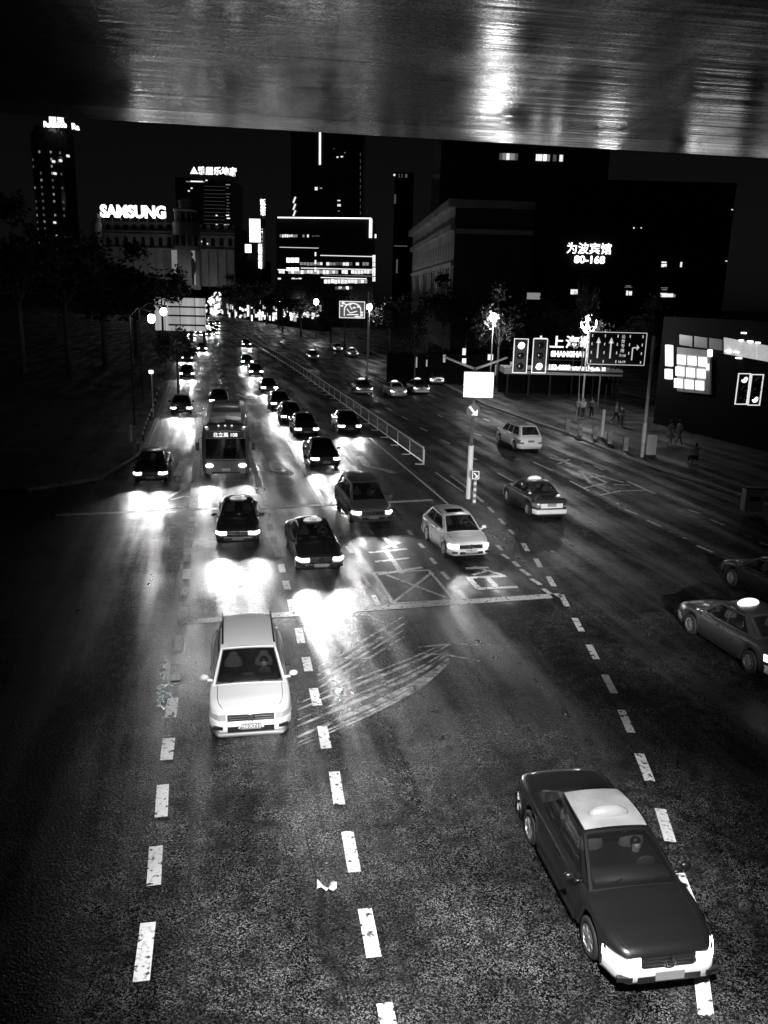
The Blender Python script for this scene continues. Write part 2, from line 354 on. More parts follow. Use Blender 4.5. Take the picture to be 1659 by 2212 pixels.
    if emblem:
        e = MB(); cz = z0-.11; yy = -L/2-.055
        e.tube([(.085*math.cos(k*math.pi/10), yy, cz+.085*math.sin(k*math.pi/10)) for k in range(21)], .009, 6)
        for seg in ([(-.035, .07), (0, .01), (.035, .07)], [(-.065, .04), (-.03, -.06), (0, -.0), (.03, -.06), (.065, .04)]):
            e.tube([(x, yy, cz+z) for x, z in seg], .008, 6)
        e.build('emblem', CHR, gr)
    if lit_tone and lights != 'head':
        m = MB(); zt = K['deck'][-1][1]; m.grid(lambda u, v: Vector(((2*u-1)*hw*.62, L/2-plan((2*u-1)*hw*.62, False)+.012-.01*v, zt-.24+.21*v)), 8, 2); m.build('boot_light_patch', paint(lit_tone), root, True)  # pale patch paints in the headlight glow on the boot
    if lit_tone and lights == 'head':
        patch(roof, .02, .98, .03, .97, Vector((0, 0, 1)), .006, 8, 8).build('roof_light_patch', mat('roof_light_tone', .30, .35, var=.25, vscale=2, coat=.6), root, True)  # pale patch paints in the light on the roof
    if rails:
        for sg in (1, -1):
            MB().tube([V(sg*wrf*.9, b+.1+(c-b)*t, Z+.03+.05*math.sin(math.pi*t)**.5) for t in (0, .05, .25, .5, .75, .95, 1)], .022, 6).build('roof_rail', DARK, root, True)
    if sunroof: patch(roof, .1, .42, .18, .82, Vector((0, 0, 1)), .012).build('sunroof', GLASS, root, True)
    if sign:
        m = MB(); ys = b+.35-L/2
        m.ball((0, ys, Z+.03), (.36, .13, .15), 16, 8)
        sg_ = m.build('taxi_sign', {'lit': SIGNW, 'dim': SIGND, 'faint': mat('grey_sign', .3, .4)}.get(sign, WHITEP), root, True)
        if not far and sign != 'faint': text('sign_lettering', 'TAXI', .12, DARK, sg_, face_M(Vector((0, ys-.132, Z+.08))), .002, .003)
    for sg in (1, -1):
        if not far:
            m = MB(); m.tube([V(sg*.35-.25, a+.02, bf+.03), V(sg*.35+.2, a+.12, bf+.09)], .01, 5); m.build('wiper', DARK, root)
    if beam:
        for sg in (1, -1):
            z = K['deck'][1][1]
            lamp('SPOT', 'headlight_beam', (sg*hw*.7, -L/2-.12, z), beam, root, aim=(sg*hw*.7+sg*.12+.1, -L/2-3.7, .0), size=R(36), blend=1., rad=.1).scale = (1.7, 1, 1)
    root['L'] = L
    return root
def put(root, front=None, rear=None, px=(0, 0), ang=12, label=None, cat='car', group=None):
    p = g(*px); L = root['L']; a = R(ang); d = Vector((math.sin(a), -math.cos(a), 0))   # the way the car faces
    root.location = p-d*L/2 if front else p+d*L/2
    root.rotation_euler = (0, 0, a); tag(root, label, cat, group); return root
PROTO = {}
def car(key, args, **kw):
    if key not in PROTO: PROTO[key] = make_car(*args[0], **args[1]); r = PROTO[key]
    else: r = copy_tree(PROTO[key])
    return put(r, **kw)

# ------------------------------------------------------------ ground and road
z1 = lambda x, y: (x*.2333+221.2, y*.2333+608.3)
z2 = lambda x, y: (x*.26665+497.7, y*.26665+663.6)
z3 = lambda x, y: (x*.2333+884.8, y*.2333+691.3)
z4 = lambda x, y: (x*.26665+1216.6, y*.26665+663.6)
za = lambda x, y: (x/3+165.9, y/3+940.1)
zb = lambda x, y: (x/3+553, y/3+995.4)
zc = lambda x, y: (x/3+1106, y/3+1106)
ze = lambda x, y: (x*.4+995.4, y*.4+1576)
RD = Vector((-math.sin(R(12.3)), math.cos(R(12.3)), 0))        # along the street, away from us
RS = Vector((RD.y, -RD.x, 0))                                  # across it, to the right
tag(MB().grid(lambda u, v: Vector((-1500+3000*u, -60+2600*v, 0)), 2, 2).build('road', ASP), kind='structure')

def strip_between(a, b, wd, z=.004, skew=None):
    a = Vector((a[0], a[1], z)); b = Vector((b[0], b[1], z)); d = (b-a).normalized(); n = Vector((d.y, -d.x, 0))*wd/2
    if skew is None: return [a-n, a+n, b+n, b-n]
    e = skew*(wd/2/abs(skew.dot(n.normalized()))); return [a-e, a+e, b+e, b-e]
mk = MB()
def dash(p, q, wd=.17): mk.poly(strip_between(g(*p), g(*q), wd))
for a in [(747,528,744,562),(740,598,736,643),(731,682,725,730),(721,767,716,820),(714,868,707,933),(705,983,698,1040),(692,1113,683,1200),(667,1300,655,1402),(645,1490,637,1590),(625,1703,606,1830),(598,1963,580,2105)]: dash(za(*a[:2]), za(*a[2:]), .27)
for a in [(352,1695,348,1765),(337,1828,332,1913),(320,1993,305,2120)]: dash(a[:2], a[2:], .24)
for a in [(1227,503,1232,537),(1248,577,1257,617),(1270,657,1282,698),(1293,740,1307,790),(1322,835,1335,890),(1352,943,1367,1000),(1385,1065,1402,1145),(1435,1250,1455,1348),(1483,1438,1503,1530),(1532,1640,1560,1752),(1590,1885,1617,2030)]: dash(za(*a[:2]), za(*a[2:]), .24)
for a in [(722,1667,733,1738),(750,1796,766,1884),(788,1963,808,2068),(830,2167,850,2260)]: dash(a[:2], a[2:], .23)
for a in [(70,200,103,255),(153,302,185,358),(235,418,272,482),(318,535,358,612),(405,687,452,774),(498,860,548,955),(600,1055,663,1175),(708,1283,772,1430)]: dash(zc(*a[:2]), zc(*a[2:]), .2)
for a in [(963,130,1022,278),(1077,428,1132,605),(1175,772,1235,930),(1285,1210,1325,1548)]: dash(ze(*a[:2]), ze(*a[2:]), .22)
for a in [(655,650,680,700),(690,745,735,815),(760,870,800,945),(590,555,620,598),(985,450,1010,482),(1060,535,1085,565),(1130,628,1165,668),(1205,720,1250,770),(1310,840,1365,900),(1505,300,1540,335),(1575,375,1610,410),(1640,445,1670,475),(1560,545,1595,580),(1595,605,1640,635)]: dash(zb(*a[:2]), zb(*a[2:]), .16)
for a in [(10,320,45,355),(55,370,115,412),(125,433,185,472),(200,497,290,557)]: dash(zc(*a[:2]), zc(*a[2:]), .18)
for a in [(50,770,140,815),(260,875,305,900),(290,1105,370,1145),(95,995,160,1030),(575,1040,665,1070),(180,690,240,715),(685,915,735,935),(770,820,845,845),(815,1415,955,1490),(1145,1315,1325,1395),(1485,1490,1659,1580),(1290,1165,1430,1228),(580,1275,620,1295),(1600,1310,1700,1352)]: dash(z3(*a[:2]), z3(*a[2:]), .16)
for a in [(155,1250,330,1320),(500,1640,605,1680),(680,1725,795,1778),(860,1820,975,1866),(1015,1640,1105,1672),(1190,1720,1305,1765),(1395,1815,1500,1858)]: dash(z4(*a[:2]), z4(*a[2:]), .15)
for a in [(1018,127,1125,172),(1200,218,1305,263),(1365,290,1460,340),(1450,125,1540,160),(1600,195,1659,215)]: dash(zc(*a[:2]), zc(*a[2:]), .16)
for a in [(365,250,420,275),(380,205,430,225),(470,290,530,315),(640,310,740,355),(830,458,865,473),(900,490,945,515),(990,535,1040,560),(765,395,810,408),(865,400,900,415),(930,428,960,440),(1110,498,1155,520),(1180,575,1260,610),(945,570,1000,590),(905,605,940,622),(1160,750,1195,770),(1265,815,1310,838),(1500,780,1575,818),(1390,885,1440,910),(1540,975,1595,1003),(1605,705,1655,730)]: dash(z2(*a[:2]), z2(*a[2:]), .17)
far_l = [(810,595),(822,625),(833,662),(848,700),(858,745),(858,810),(870,870),(878,925),(885,995)]
for x, y in far_l: dash(z1(x, y-9), z1(x, y+11), .55)
dash(z1(893, 1145), z1(893, 1200), .5)
for x, y in [(990,637),(1007,667),(1025,697),(1043,728),(1062,765),(1080,808),(1098,855),(1117,900),(1130,925),(1150,985)]: dash(z1(x, y-9), z1(x, y+9), .42)
def line(pts, wd):
    for a, b in zip(pts, pts[1:]): dash(a, b, wd)
line([z1(897, 1258), z1(884, 1500), (418, 1098)], .42)
line([z1(1345, 1480), z1(1390, 1700), (577, 1092)], .26)
line([(580, 885), (631, 967), (700, 1088)], .3); line([(727, 967), (764, 1005)], .24); line([(799, 946), (938, 1063), (1000, 1117)], .13)
line([z3(380, 1440), z3(520, 1545), z3(680, 1685)], .16); line([(940, 1020), (1000, 1062)], .12)
line([(400, 700), z1(690, 640), z1(672, 850), z1(600, 1130), z1(520, 1510)], .3)
tag(mk.build('lane_markings', PAINT), kind='structure')
mk = MB(); line([(384, 1345), (560, 1331), (1106, 1293), (1212, 1286)], .42)
line([(120, 1113), (430, 1100), (600, 1095), (840, 1085), (935, 1080)], .36)
tag(mk.build('stop_line', PAINT), kind='structure')
# arrows and characters painted on the road
mk = MB()
line([z2(265, 1230), z2(305, 1318), z2(470, 1345)], .32); mk.poly([g(*z2(440, 1300), .004), g(*z2(525, 1352), .004), g(*z2(475, 1372), .004)])
line([z2(1045, 1205), z2(1110, 1290), z2(1260, 1320), z2(1330, 1345)], .45)
line([z1(1250, 1040), z1(1340, 1080), z1(1400, 1080)], .35)
line([z1(750, 1665), z1(690, 1800)], .45)
line([za(370, 493), za(560, 420), za(690, 350), za(765, 290)], .2); line([za(520, 485), za(650, 460), za(735, 480)], .25); line([za(610, 420), za(700, 395), za(755, 405)], .22)
def road_glyph(c, ln, strokes, wd=.18, sz=1.6, lng=3.0):      # strokes in unit square, read from the near end
    for a, b in zip(strokes[::2], strokes[1::2]):
        P = [c+RS*(p[0]-.5)*sz+RD*(p[1]-.5)*lng for p in (a, b)]
        mk.poly(strip_between(P[0], P[1], wd, .0045+.0002*(len(mk.f) % 7)))
road_glyph(g(*zb(1510, 770)), 0, [(0,.2),(1,.2),(0,.6),(1,.6),(.5,.6),(.5,.2),(.2,.95),(.8,.95),(.05,.6),(.05,.2)], .22, 1.5, 3.0)
road_glyph(g(*zb(1470, 700)), 0, [(0,.1),(.7,.4),(.9,0),(.3,.7)], .16, 1.2, 1.6)
c = g(*zb(1010, 810)); road_glyph(c, 0, [(0,0),(1,0),(1,0),(1,1),(1,1),(0,1),(0,1),(0,0),(0,0),(1,.9),(.2,.9),(.9,.1)], .13, 2.1, 3.2)
road_glyph(g(*zb(890, 650)), 0, [(0,0),(1,.2),(.1,.5),(.9,.6),(.5,0),(.5,1),(.1,.9),(1,1)], .2, 1.8, 3.)
road_glyph(g(*zb(865, 530)), 0, [(0,0),(1,.5),(.4,1),(.6,0)], .2, .9, 1.6)
road_glyph(g(*z4(240, 1370)), 0, [(0,0),(.5,1),(.5,1),(1,0),(.1,.4),(.9,.5),(.5,.9),(.5,.0)], .22, 2.0, 3.6)
road_glyph(g(*z4(310, 1470)), 0, [(0,0),(1,.3),(0,.6),(1,.9),(.5,.2),(.5,.9)], .18, 1.7, 3.)
road_glyph(g(*z4(520, 1460)), 0, [(0,.2),(1,.2),(.2,.8),(.8,.7)], .15, 1.5, 2.6)
line([z4(520, 1410), z4(740, 1510)], .2)
line([z3(1290, 1270), z3(1490, 1335)], .2); line([z3(1380, 1330), z3(1480, 1290)], .2)
tag(mk.build('road_lettering', PAINT), kind='structure')
# polished tyre tracks that curve through the crossing, headlight glare painted in pale
tm = bpy.data.materials.new('polished_track_glare'); tm.use_nodes = True; n_ = tm.node_tree; b_ = n_.nodes['Principled BSDF']
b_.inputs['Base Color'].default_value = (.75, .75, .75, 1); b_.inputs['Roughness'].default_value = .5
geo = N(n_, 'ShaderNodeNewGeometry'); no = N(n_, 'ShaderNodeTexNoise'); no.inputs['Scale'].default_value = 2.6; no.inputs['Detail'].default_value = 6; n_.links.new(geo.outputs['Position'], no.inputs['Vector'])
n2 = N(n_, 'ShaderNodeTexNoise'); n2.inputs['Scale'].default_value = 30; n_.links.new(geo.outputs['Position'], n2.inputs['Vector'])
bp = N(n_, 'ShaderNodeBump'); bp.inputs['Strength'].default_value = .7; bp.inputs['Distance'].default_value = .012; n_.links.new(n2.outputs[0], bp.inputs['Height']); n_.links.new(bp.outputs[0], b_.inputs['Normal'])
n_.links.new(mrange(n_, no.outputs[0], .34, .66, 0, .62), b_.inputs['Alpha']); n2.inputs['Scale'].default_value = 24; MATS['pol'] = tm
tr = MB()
def curve(pts, wd, z):
    P = [g(*p) for p in pts]; Q = []
    for i in range(len(P)-1):
        a, b, c, d = P[max(i-1, 0)], P[i], P[i+1], P[min(i+2, len(P)-1)]
        for k in range(6):
            t = k/6; Q.append(.5*((2*b)+(c-a)*t+(2*a-5*b+4*c-d)*t*t+(3*b-a-3*c+d)*t**3))
    Q.append(P[-1]); L_ = []
    for i, q in enumerate(Q):
        d = (Q[min(i+1, len(Q)-1)]-Q[max(i-1, 0)]).normalized(); n = Vector((d.y, -d.x, 0))*wd/2*(.35+.65*math.sin(math.pi*min(max(i/(len(Q)-1), .04), .96)))
        L_.append((q-n, q+n))
    k = len(tr.v); tr.v += [(p.x, p.y, z) for ab in L_ for p in ab]; tr.f += [(k+2*i, k+2*i+1, k+2*i+3, k+2*i+2) for i in range(len(L_)-1)]
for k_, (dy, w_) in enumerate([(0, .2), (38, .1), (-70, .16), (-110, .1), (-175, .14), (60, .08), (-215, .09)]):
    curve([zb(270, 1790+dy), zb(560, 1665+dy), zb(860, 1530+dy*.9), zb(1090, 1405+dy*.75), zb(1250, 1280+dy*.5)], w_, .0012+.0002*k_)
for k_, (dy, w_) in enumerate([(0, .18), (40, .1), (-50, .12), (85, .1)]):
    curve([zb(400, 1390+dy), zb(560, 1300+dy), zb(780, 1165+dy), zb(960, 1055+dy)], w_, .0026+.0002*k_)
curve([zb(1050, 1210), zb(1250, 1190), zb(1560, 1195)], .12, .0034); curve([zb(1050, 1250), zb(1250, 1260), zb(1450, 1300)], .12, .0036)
tag(tr.build('tyre_track_glare', tm), kind='structure')
sm = MB()
for A_, B_ in (((418, 1640), (398, 2230)), ((664, 1640), (700, 1800)), ((700, 1795), (1110, 1748)), ((660, 1800), (760, 2230)), ((730, 1890), (1120, 1800))): sm.poly(strip_between(g(*A_), g(*B_), .028, .002))
tag(sm.build('road_joint', mat('bitumen', .012, .5, bump=.6, bscale=14)), kind='structure')
# drain covers
for px in (za(455, 397), za(440, 447)):
    c = g(*px); m = MB(); m.add([(c.x+rr*math.cos(k*math.pi/12), c.y+rr*math.sin(k*math.pi/12), zz) for rr, zz in ((.42, .005), (.36, .012), (.3, .006)) for k in range(24)], [(i*24+k, i*24+(k+1) % 24, (i+1)*24+(k+1) % 24, (i+1)*24+k) for i in range(2) for k in range(24)]+[tuple(range(48, 72))])
    tag(m.build('manhole_cover', DSTEEL), 'round iron manhole cover in front of the dark left car, %s of two' % ('farther' if px == za(455, 397) else 'nearer'), 'manhole cover', 'manhole covers by the left stop line')
# pavements with kerbs
def pavement(name, edge, far_side, h=.14):
    P = [g(*p) for p in edge]; top = [Vector((p.x, p.y, h)) for p in P]; ed = MB(); sw = MB(); kw = .25*far_side
    for a, b in zip(top, top[1:]):
        n = RS*kw
        ed.add([(a.x, a.y, 0), (b.x, b.y, 0), b, a, b+n, a+n], [(0, 1, 2, 3), (3, 2, 4, 5)])
        m_ = RS*120*far_side; sw.add([a+n-Vector((0,0,.003)), b+n-Vector((0,0,.003)), b+n+m_, a+n+m_], [(0, 1, 2, 3)])
    tag(ed.build('kerb', mat('kerb_stone', .3, .6, var=.3), None), kind='structure'); tag(sw.build(name, PAVE), kind='structure')
KR = [(560, 668), (700, 716), (900, 802), (1046, 876), (1118, 901), (1216, 935), (1347, 988), (1500, 1040), (1659, 1095), (1900, 1185)]
pavement('pavement', KR, 1)
KL = [(396, 690), (385, 720), (375, 800), (345, 900), (322, 960), (300, 990), (225, 1035), (60, 1062)]
pavement('pavement', KL, -1)
# light concrete gutter strip beside the left kerb
m = MB(); E_ = [g(*p) for p in KL[1:5]]
for a, b in zip(E_, E_[1:]): m.add([(a.x, a.y, .003), (b.x, b.y, .003), (b.x+1.1, b.y, .003), (a.x+1.1, a.y, .003)], [(0, 1, 2, 3)])
tag(m.build('gutter', mat('gutter_concrete', .4, .5, bump=.5, bscale=8, var=.3)), kind='structure')

# ------------------------------------------------------------ bridge above the camera
ez = 12.7
L0, L1 = g(310, 262, ez), g(1659, 340, ez); ed = (L1-L0).normalized(); nb = Vector((-ed.y, ed.x, 0))
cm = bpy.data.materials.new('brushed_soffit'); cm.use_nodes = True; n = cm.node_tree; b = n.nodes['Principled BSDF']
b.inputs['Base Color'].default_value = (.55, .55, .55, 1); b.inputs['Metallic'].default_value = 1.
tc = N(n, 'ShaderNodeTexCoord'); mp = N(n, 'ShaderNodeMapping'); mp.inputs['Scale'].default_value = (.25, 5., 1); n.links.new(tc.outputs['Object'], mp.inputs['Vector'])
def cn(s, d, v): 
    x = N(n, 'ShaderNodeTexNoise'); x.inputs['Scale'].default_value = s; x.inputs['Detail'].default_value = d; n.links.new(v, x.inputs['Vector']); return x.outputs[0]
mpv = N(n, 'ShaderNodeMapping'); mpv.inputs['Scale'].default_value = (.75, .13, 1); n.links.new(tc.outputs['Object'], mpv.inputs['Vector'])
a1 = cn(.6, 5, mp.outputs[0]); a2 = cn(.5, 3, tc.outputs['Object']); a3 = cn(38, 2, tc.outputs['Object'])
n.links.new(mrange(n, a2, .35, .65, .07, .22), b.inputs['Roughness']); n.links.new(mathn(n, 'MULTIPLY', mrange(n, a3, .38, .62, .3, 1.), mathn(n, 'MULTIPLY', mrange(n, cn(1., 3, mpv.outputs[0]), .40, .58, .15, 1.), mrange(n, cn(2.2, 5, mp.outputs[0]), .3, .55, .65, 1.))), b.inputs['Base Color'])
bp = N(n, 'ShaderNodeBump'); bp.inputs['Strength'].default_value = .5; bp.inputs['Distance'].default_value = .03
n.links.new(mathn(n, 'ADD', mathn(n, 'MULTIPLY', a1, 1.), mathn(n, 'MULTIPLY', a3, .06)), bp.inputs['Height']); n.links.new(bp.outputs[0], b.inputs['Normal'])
cm2 = cm.copy(); cm2.name = 'edge_highlight'; mg = [x for x in cm2.node_tree.nodes if x.type == 'MAP_RANGE' and abs(x.inputs[3].default_value-.15) < 1e-4][0]; mg.inputs[3].default_value = .9; mg.inputs[4].default_value = 2.6  # brighter reflection along the edge row put in as lighter colour
br_ = empty('road_bridge', (L0.x, L0.y, ez), math.atan2(ed.y, ed.x), label='smooth metal clad underside of the bridge overhead, streaked with reflected city light', cat='bridge')
m = MB(); x0, x1 = -12, 22
m.prism([(x0, -14), (x1, -14), (x1, 0), (x0, 0)], .02, .9); m.build('deck', CONC, br_)
rows = [0, -1.15, -4.9, -9, -14]
for r0_, r1_ in zip(rows, rows[1:]):
    for c0, c1 in ((x0, -1.3), (-1.3, 8.3), (8.3, x1)): 
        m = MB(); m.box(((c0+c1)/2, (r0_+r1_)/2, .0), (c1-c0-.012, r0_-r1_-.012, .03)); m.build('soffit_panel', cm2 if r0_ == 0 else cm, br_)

# ------------------------------------------------------------ median fence
top = [g(*p, 1.05) for p in [(915, 967), (764, 866), (641.7, 786), (498, 703.6), (473, 690)]]
pts = []
for a, b in zip(top, top[1:]):
    k = max(1, int((b-a).length/3.2)); pts += [a+(b-a)*i/k for i in range(k)]
pts.append(top[-1])
fe = empty('median_fence', (pts[0].x, pts[0].y, 0), label='long pale steel railing dividing the two carriageways', cat='fence'); off = Vector((pts[0].x, pts[0].y, 0))
MB().tube([p-off for p in pts], .06, 6).build('top_rail', WHITEB, fe); MB().tube([p-off-Vector((0, 0, .87)) for p in pts], .045, 6).build('bottom_rail', STEEL, fe)
for i, p in enumerate(pts[:96]):
    q = p-off; m = MB(); m.tube([(q.x, q.y, 0), (q.x, q.y, 1.05)], .04, 6); m.box((q.x-.2, q.y, .03), (.55, .09, .05)); m.build('fence_post', STEEL, fe)
for a, b in zip(pts[:40], pts[1:]):
    m = MB(); m.tube([a-off-Vector((0, 0, .17)), b-off-Vector((0, 0, .17))], .01, 4)
    for i in range(1, 14):
        p = a+(b-a)*i/14-off; m.box((p.x, p.y, .6), (.014, .014, .86))
    m.build('picket_panel', mat('picket_steel', .12, .5, .3), fe)
ep = g(915, 1002); e = empty('fence_marker_post', ep, label='short white marker post at the near end of the median railing', cat='post')
MB().box((0, 0, .45), (.09, .09, .9)).build('shaft', WHITEB, e); MB().box((0, 0, .03), (.3, .3, .06)).build('base', DSTEEL, e)
# left kerb railing posts with reflectors
lp = [(298,958),(308.8,939),(312.6,927.5),(316,917.5),(319.3,908),(323,898.5),(327.3,889),(331.3,877),(335,866),(339,853),(343,841),(348,822),(353,803),(358,785),(363,768),(367,754)]
ORD = 'nearest second third fourth fifth sixth seventh eighth ninth tenth eleventh twelfth thirteenth fourteenth fifteenth farthest'.split()
proto = None
for i, p in enumerate(lp):
    q = g(*p, .55)
    if proto is None:
        proto = empty('bollard'); MB().tube([(0, 0, 0), (0, 0, .62)], .06, 8).build('shaft', DSTEEL, proto)
        m = MB(); m.tube([(0, 0, .42), (0, 0, .66)], .1, 8, .05); m.build('reflector', WHITEB, proto); b = proto
    else: b = copy_tree(proto)
    b.location = (q.x, q.y, .14); tag(b, 'dark bollard with pale reflective cap, %s along the left kerb' % ORD[i], 'bollard', 'bollards along the left kerb')
b = empty('bollard', g(283, 958), label='tall white bollard standing alone on the dark left pavement', cat='bollard')
MB().tube([(0, 0, .0), (0, 0, 1.15)], .11, 10).build('shaft', WHITEB, b); MB().ball((0, 0, 1.15), .13).build('cap', WHITEB, b, True)

# ------------------------------------------------------------ vehicles coming towards us
T = 12.2
N1 = put(make_car('suv', .86, 'off', rails=True, emblem=True, plate='沪N·X7116'), True, px=(543, 1612), ang=10.5, label='white SUV with black roof rails just past the stop line', cat='car')
put(make_car('sedan', .045, 'head', sign='dim', emblem=True, beam=560), True, px=(514, 1183), ang=9, label='dark taxi in front of the bus, headlights on', cat='taxi')
N2 = put(make_car('sedan', .05, 'head', sign='dim', emblem=True, beam=560, plate='沪D·K2208'), True, px=(694, 1243), ang=T+1, label='dark taxi left of the silver minivan, near the stop line', cat='taxi')
N3 = put(make_car('mpv', .2, 'head', emblem=True, beam=380), True, px=(806, 1138), ang=T+2, label='grey minivan with bright headlights crossing the farther stop line', cat='minivan')
N4 = put(make_car('hatch', .92, 'dim', sunroof=True, emblem=True, plate='沪E·U7793', beam=170), True, px=(1016, 1212), ang=T+3, label='white hatchback with sunroof beside the median pole', cat='car')
N5 = put(make_car('sedan', .015, 'head', sign='faint', emblem=True, beam=0, lit_tone=.56), True, px=(1434, 2146), ang=9.5, label='silver and dark taxi leaving at the lower right corner', cat='taxi')
IN = 'oncoming cars queued on the left carriageway'
put(make_car('sedan', .05, 'head', beam=380), True, px=(325, 1047), ang=T-1, label='dark car at the far left lane behind the first stop line', cat='car', group=IN)
A1 = (('sedan', .03, 'head'), dict(far=True, beam=380)); AT = (('sedan', .03, 'head'), dict(far=True, sign='off', beam=380)); AG = (('sedan', .3, 'head'), dict(far=True, beam=380)); AH = (('hatch', .04, 'head'), dict(far=True, beam=380))
for key, ar, px, an, lb in [
    ('AT', AT, (392, 897), T, 'dark taxi in the kerb lane behind the left car, roof sign unlit'),
    ('AH', AH, (404, 818), T, 'dark car third in the kerb lane, behind the taxi'),
    ('A1', A1, (403, 781), T, 'dark car fourth in the kerb lane, far from us'),
    ('A1', A1, (437, 760), T, 'far dark car alone between the two dashed lines'),
    ('AG', AG, (474, 880), T, 'pale grey car following directly behind the bus'),
    ('A1', A1, (705, 1013), T+1, 'dark saloon first in the queue right of the bus, behind the minivan'),
    ('A1', A1, (664, 945), T+1, 'dark saloon second in the queue right of the bus'),
    ('AH', AH, (632, 916), T+1, 'dark hatchback third in the queue right of the bus'),
    ('A1', A1, (608, 886), T+1, 'dark saloon fourth in the queue right of the bus'),
    ('AG', AG, (583, 850), T+1, 'pale grey car fifth in the queue right of the bus'),
    ('A1', A1, (554, 813), T+1, 'dark car sixth in the queue, behind the pale one'),
    ('A1', A1, (535, 790), T+1, 'dark car seventh in the queue right of the bus'),
    ('AH', AH, (533, 750), T+1, 'lone far car with one glowing lamp beside the fence'),
    ('A1', A1, (757, 938), T, 'dark saloon in the lane nearest the median fence'),
    ('AG', AG, (398, 737), T, 'far pale car under the left end of the bare billboard'),
    ('A1', A1, (428, 722), T, 'distant dark car under the right end of the billboard'),
    ('AG', AG, (452, 727), T, 'distant pale car in the glare at the head of the street'),
    ('A1', A1, (468, 716), T, 'distant dark car beside the far end of the fence'),
    ('AH', AH, (456, 703), T, 'distant hatchback where the left carriageway vanishes'),
    ('A1', A1, (463, 724), T, 'far dark car low in the glare beside the fence'),
    ('A1', A1, (442, 708), T, 'far dark car half hidden in the glare, left of centre'),
    ('AG', AG, (459, 711), T, 'far pale car at the middle of the distant glare'),
    ('AH', AH, (470, 702), T, 'far hatchback touching the vanishing fence'),
    ('AG', AG, (414, 728), T, 'far pale car under the middle of the blank billboard'),
    ('A1', A1, (447, 690), T, 'smallest distant car at the very end of the left carriageway')]:
    car(key, ar, front=True, px=px, ang=an, label=lb, group=IN)
# vehicles going away from us
OUT = 'cars driving away on the right carriageway'
B1 = (('sedan', .65, 'tail'), dict(far=True, sign='lit')); B2 = (('sedan', .06, 'tail'), dict(far=True, sign='lit', lit_tone=.75)); B3 = (('hatch', .5, 'tail'), dict(far=True))
put(make_car('mpv', .9, 'off'), rear=True, px=(1146, 976), ang=T+180, label='white minivan driving away in the middle of the right carriageway', cat='minivan', group=OUT)
put(make_car('sedan', .05, 'off', sign='dim', lit_tone=.75), rear=True, px=(1190, 1123), ang=T+180, label='dark taxi with bright boot and dim roof sign right of the median pole', cat='taxi', group=OUT)
put(make_car('sedan', .5, 'tail', sign='lit', lit_tone=.7), rear=True, px=(1720, 1478), ang=190+4, label='silver taxi with glowing roof sign cut by the right edge', cat='taxi', group=OUT)
put(make_car('sedan', .03, 'off'), rear=True, px=(1775, 1345), ang=190+2, label='black car behind the silver taxi at the right edge', cat='car', group=OUT)
for key, ar, px, lb in [('B2', B2, (678, 778), 'dark taxi nearest the fence far along the right carriageway'), ('B3', B3, (731, 760), 'far pale car beside the dark roadside trees'), ('B1', B1, (764, 772), 'far white taxi below the road map board'),
    ('B2', B2, (789, 854), 'dark taxi with bright boot, left of a row of three'), ('B1', B1, (862, 860), 'white taxi in the middle of a row of three'), ('B2', B2, (912, 853), 'dark taxi with glowing sign, right of a row of three'), ('B3', B3, (945, 832), 'pale car ahead of the three taxis, by the kerb')]:
    car(key, ar, rear=True, px=px, ang=T+180, label=lb, cat='taxi' if 'taxi' in lb.split(',')[0].replace('three taxis', '') else 'car', group=OUT)

# bus
bs = empty('bus'); L, W, H = 11.5, 2.52, 3.0; P = paint(.22)
m = MB(); st = [0, .04, .12, .3, .6, 3, 6, 9, 11, 11.3, 11.45, 11.5]; rg = []
for s in st:
    k = min(s, L-s); ins = .22*max(0, 1-k/.3)**2; hh = W/2-ins; t = H-.35*max(0, 1-k/.6)**2
    zb_ = .32
    half_ = [(0, zb_), (hh*.94, zb_), (hh, zb_+.1), (hh, 1.2), (hh*.985, 2.3), (hh*.96, t-.3), (hh*.88, t-.08), (hh*.7, t), (0, t+.06)]
    rg.append([Vector((x, s-L/2, z)) for x, z in half_]+[Vector((-x, s-L/2, z)) for x, z in half_[-2:0:-1]])
n_ = len(rg[0]); m.add([v for r in rg for v in r], [(i*n_+k, i*n_+(k+1) % n_, (i+1)*n_+(k+1) % n_, (i+1)*n_+k) for i in range(len(rg)-1) for k in range(n_)]+[tuple(range(n_))[::-1], tuple(range((len(rg)-1)*n_, len(rg)*n_))])
m.build('body', P, bs, False)
m = MB(); m.grid(lambda u, v: Vector(((u-.5)*2.16*(1-.04*v), -L/2-.015-.05*(1-(2*u-1)**2)+.0*v, 1.15+1.1*v)), 10, 4); m.build('windshield', GLASS, bs, True)
dsn = MB().box((0, -L/2-.02, 2.45), (1.95, .06, .34)).build('destination_display', DARK, bs)
text('route_lettering', '北立高 108', .27, SIGNW, dsn, face_M(Vector((0, -L/2-.056, 2.45))), .002, .004)
MB().box((0, -L/2+.02, 1.05), (2.2, .12, .05)).build('trim_strip', DARK, bs)
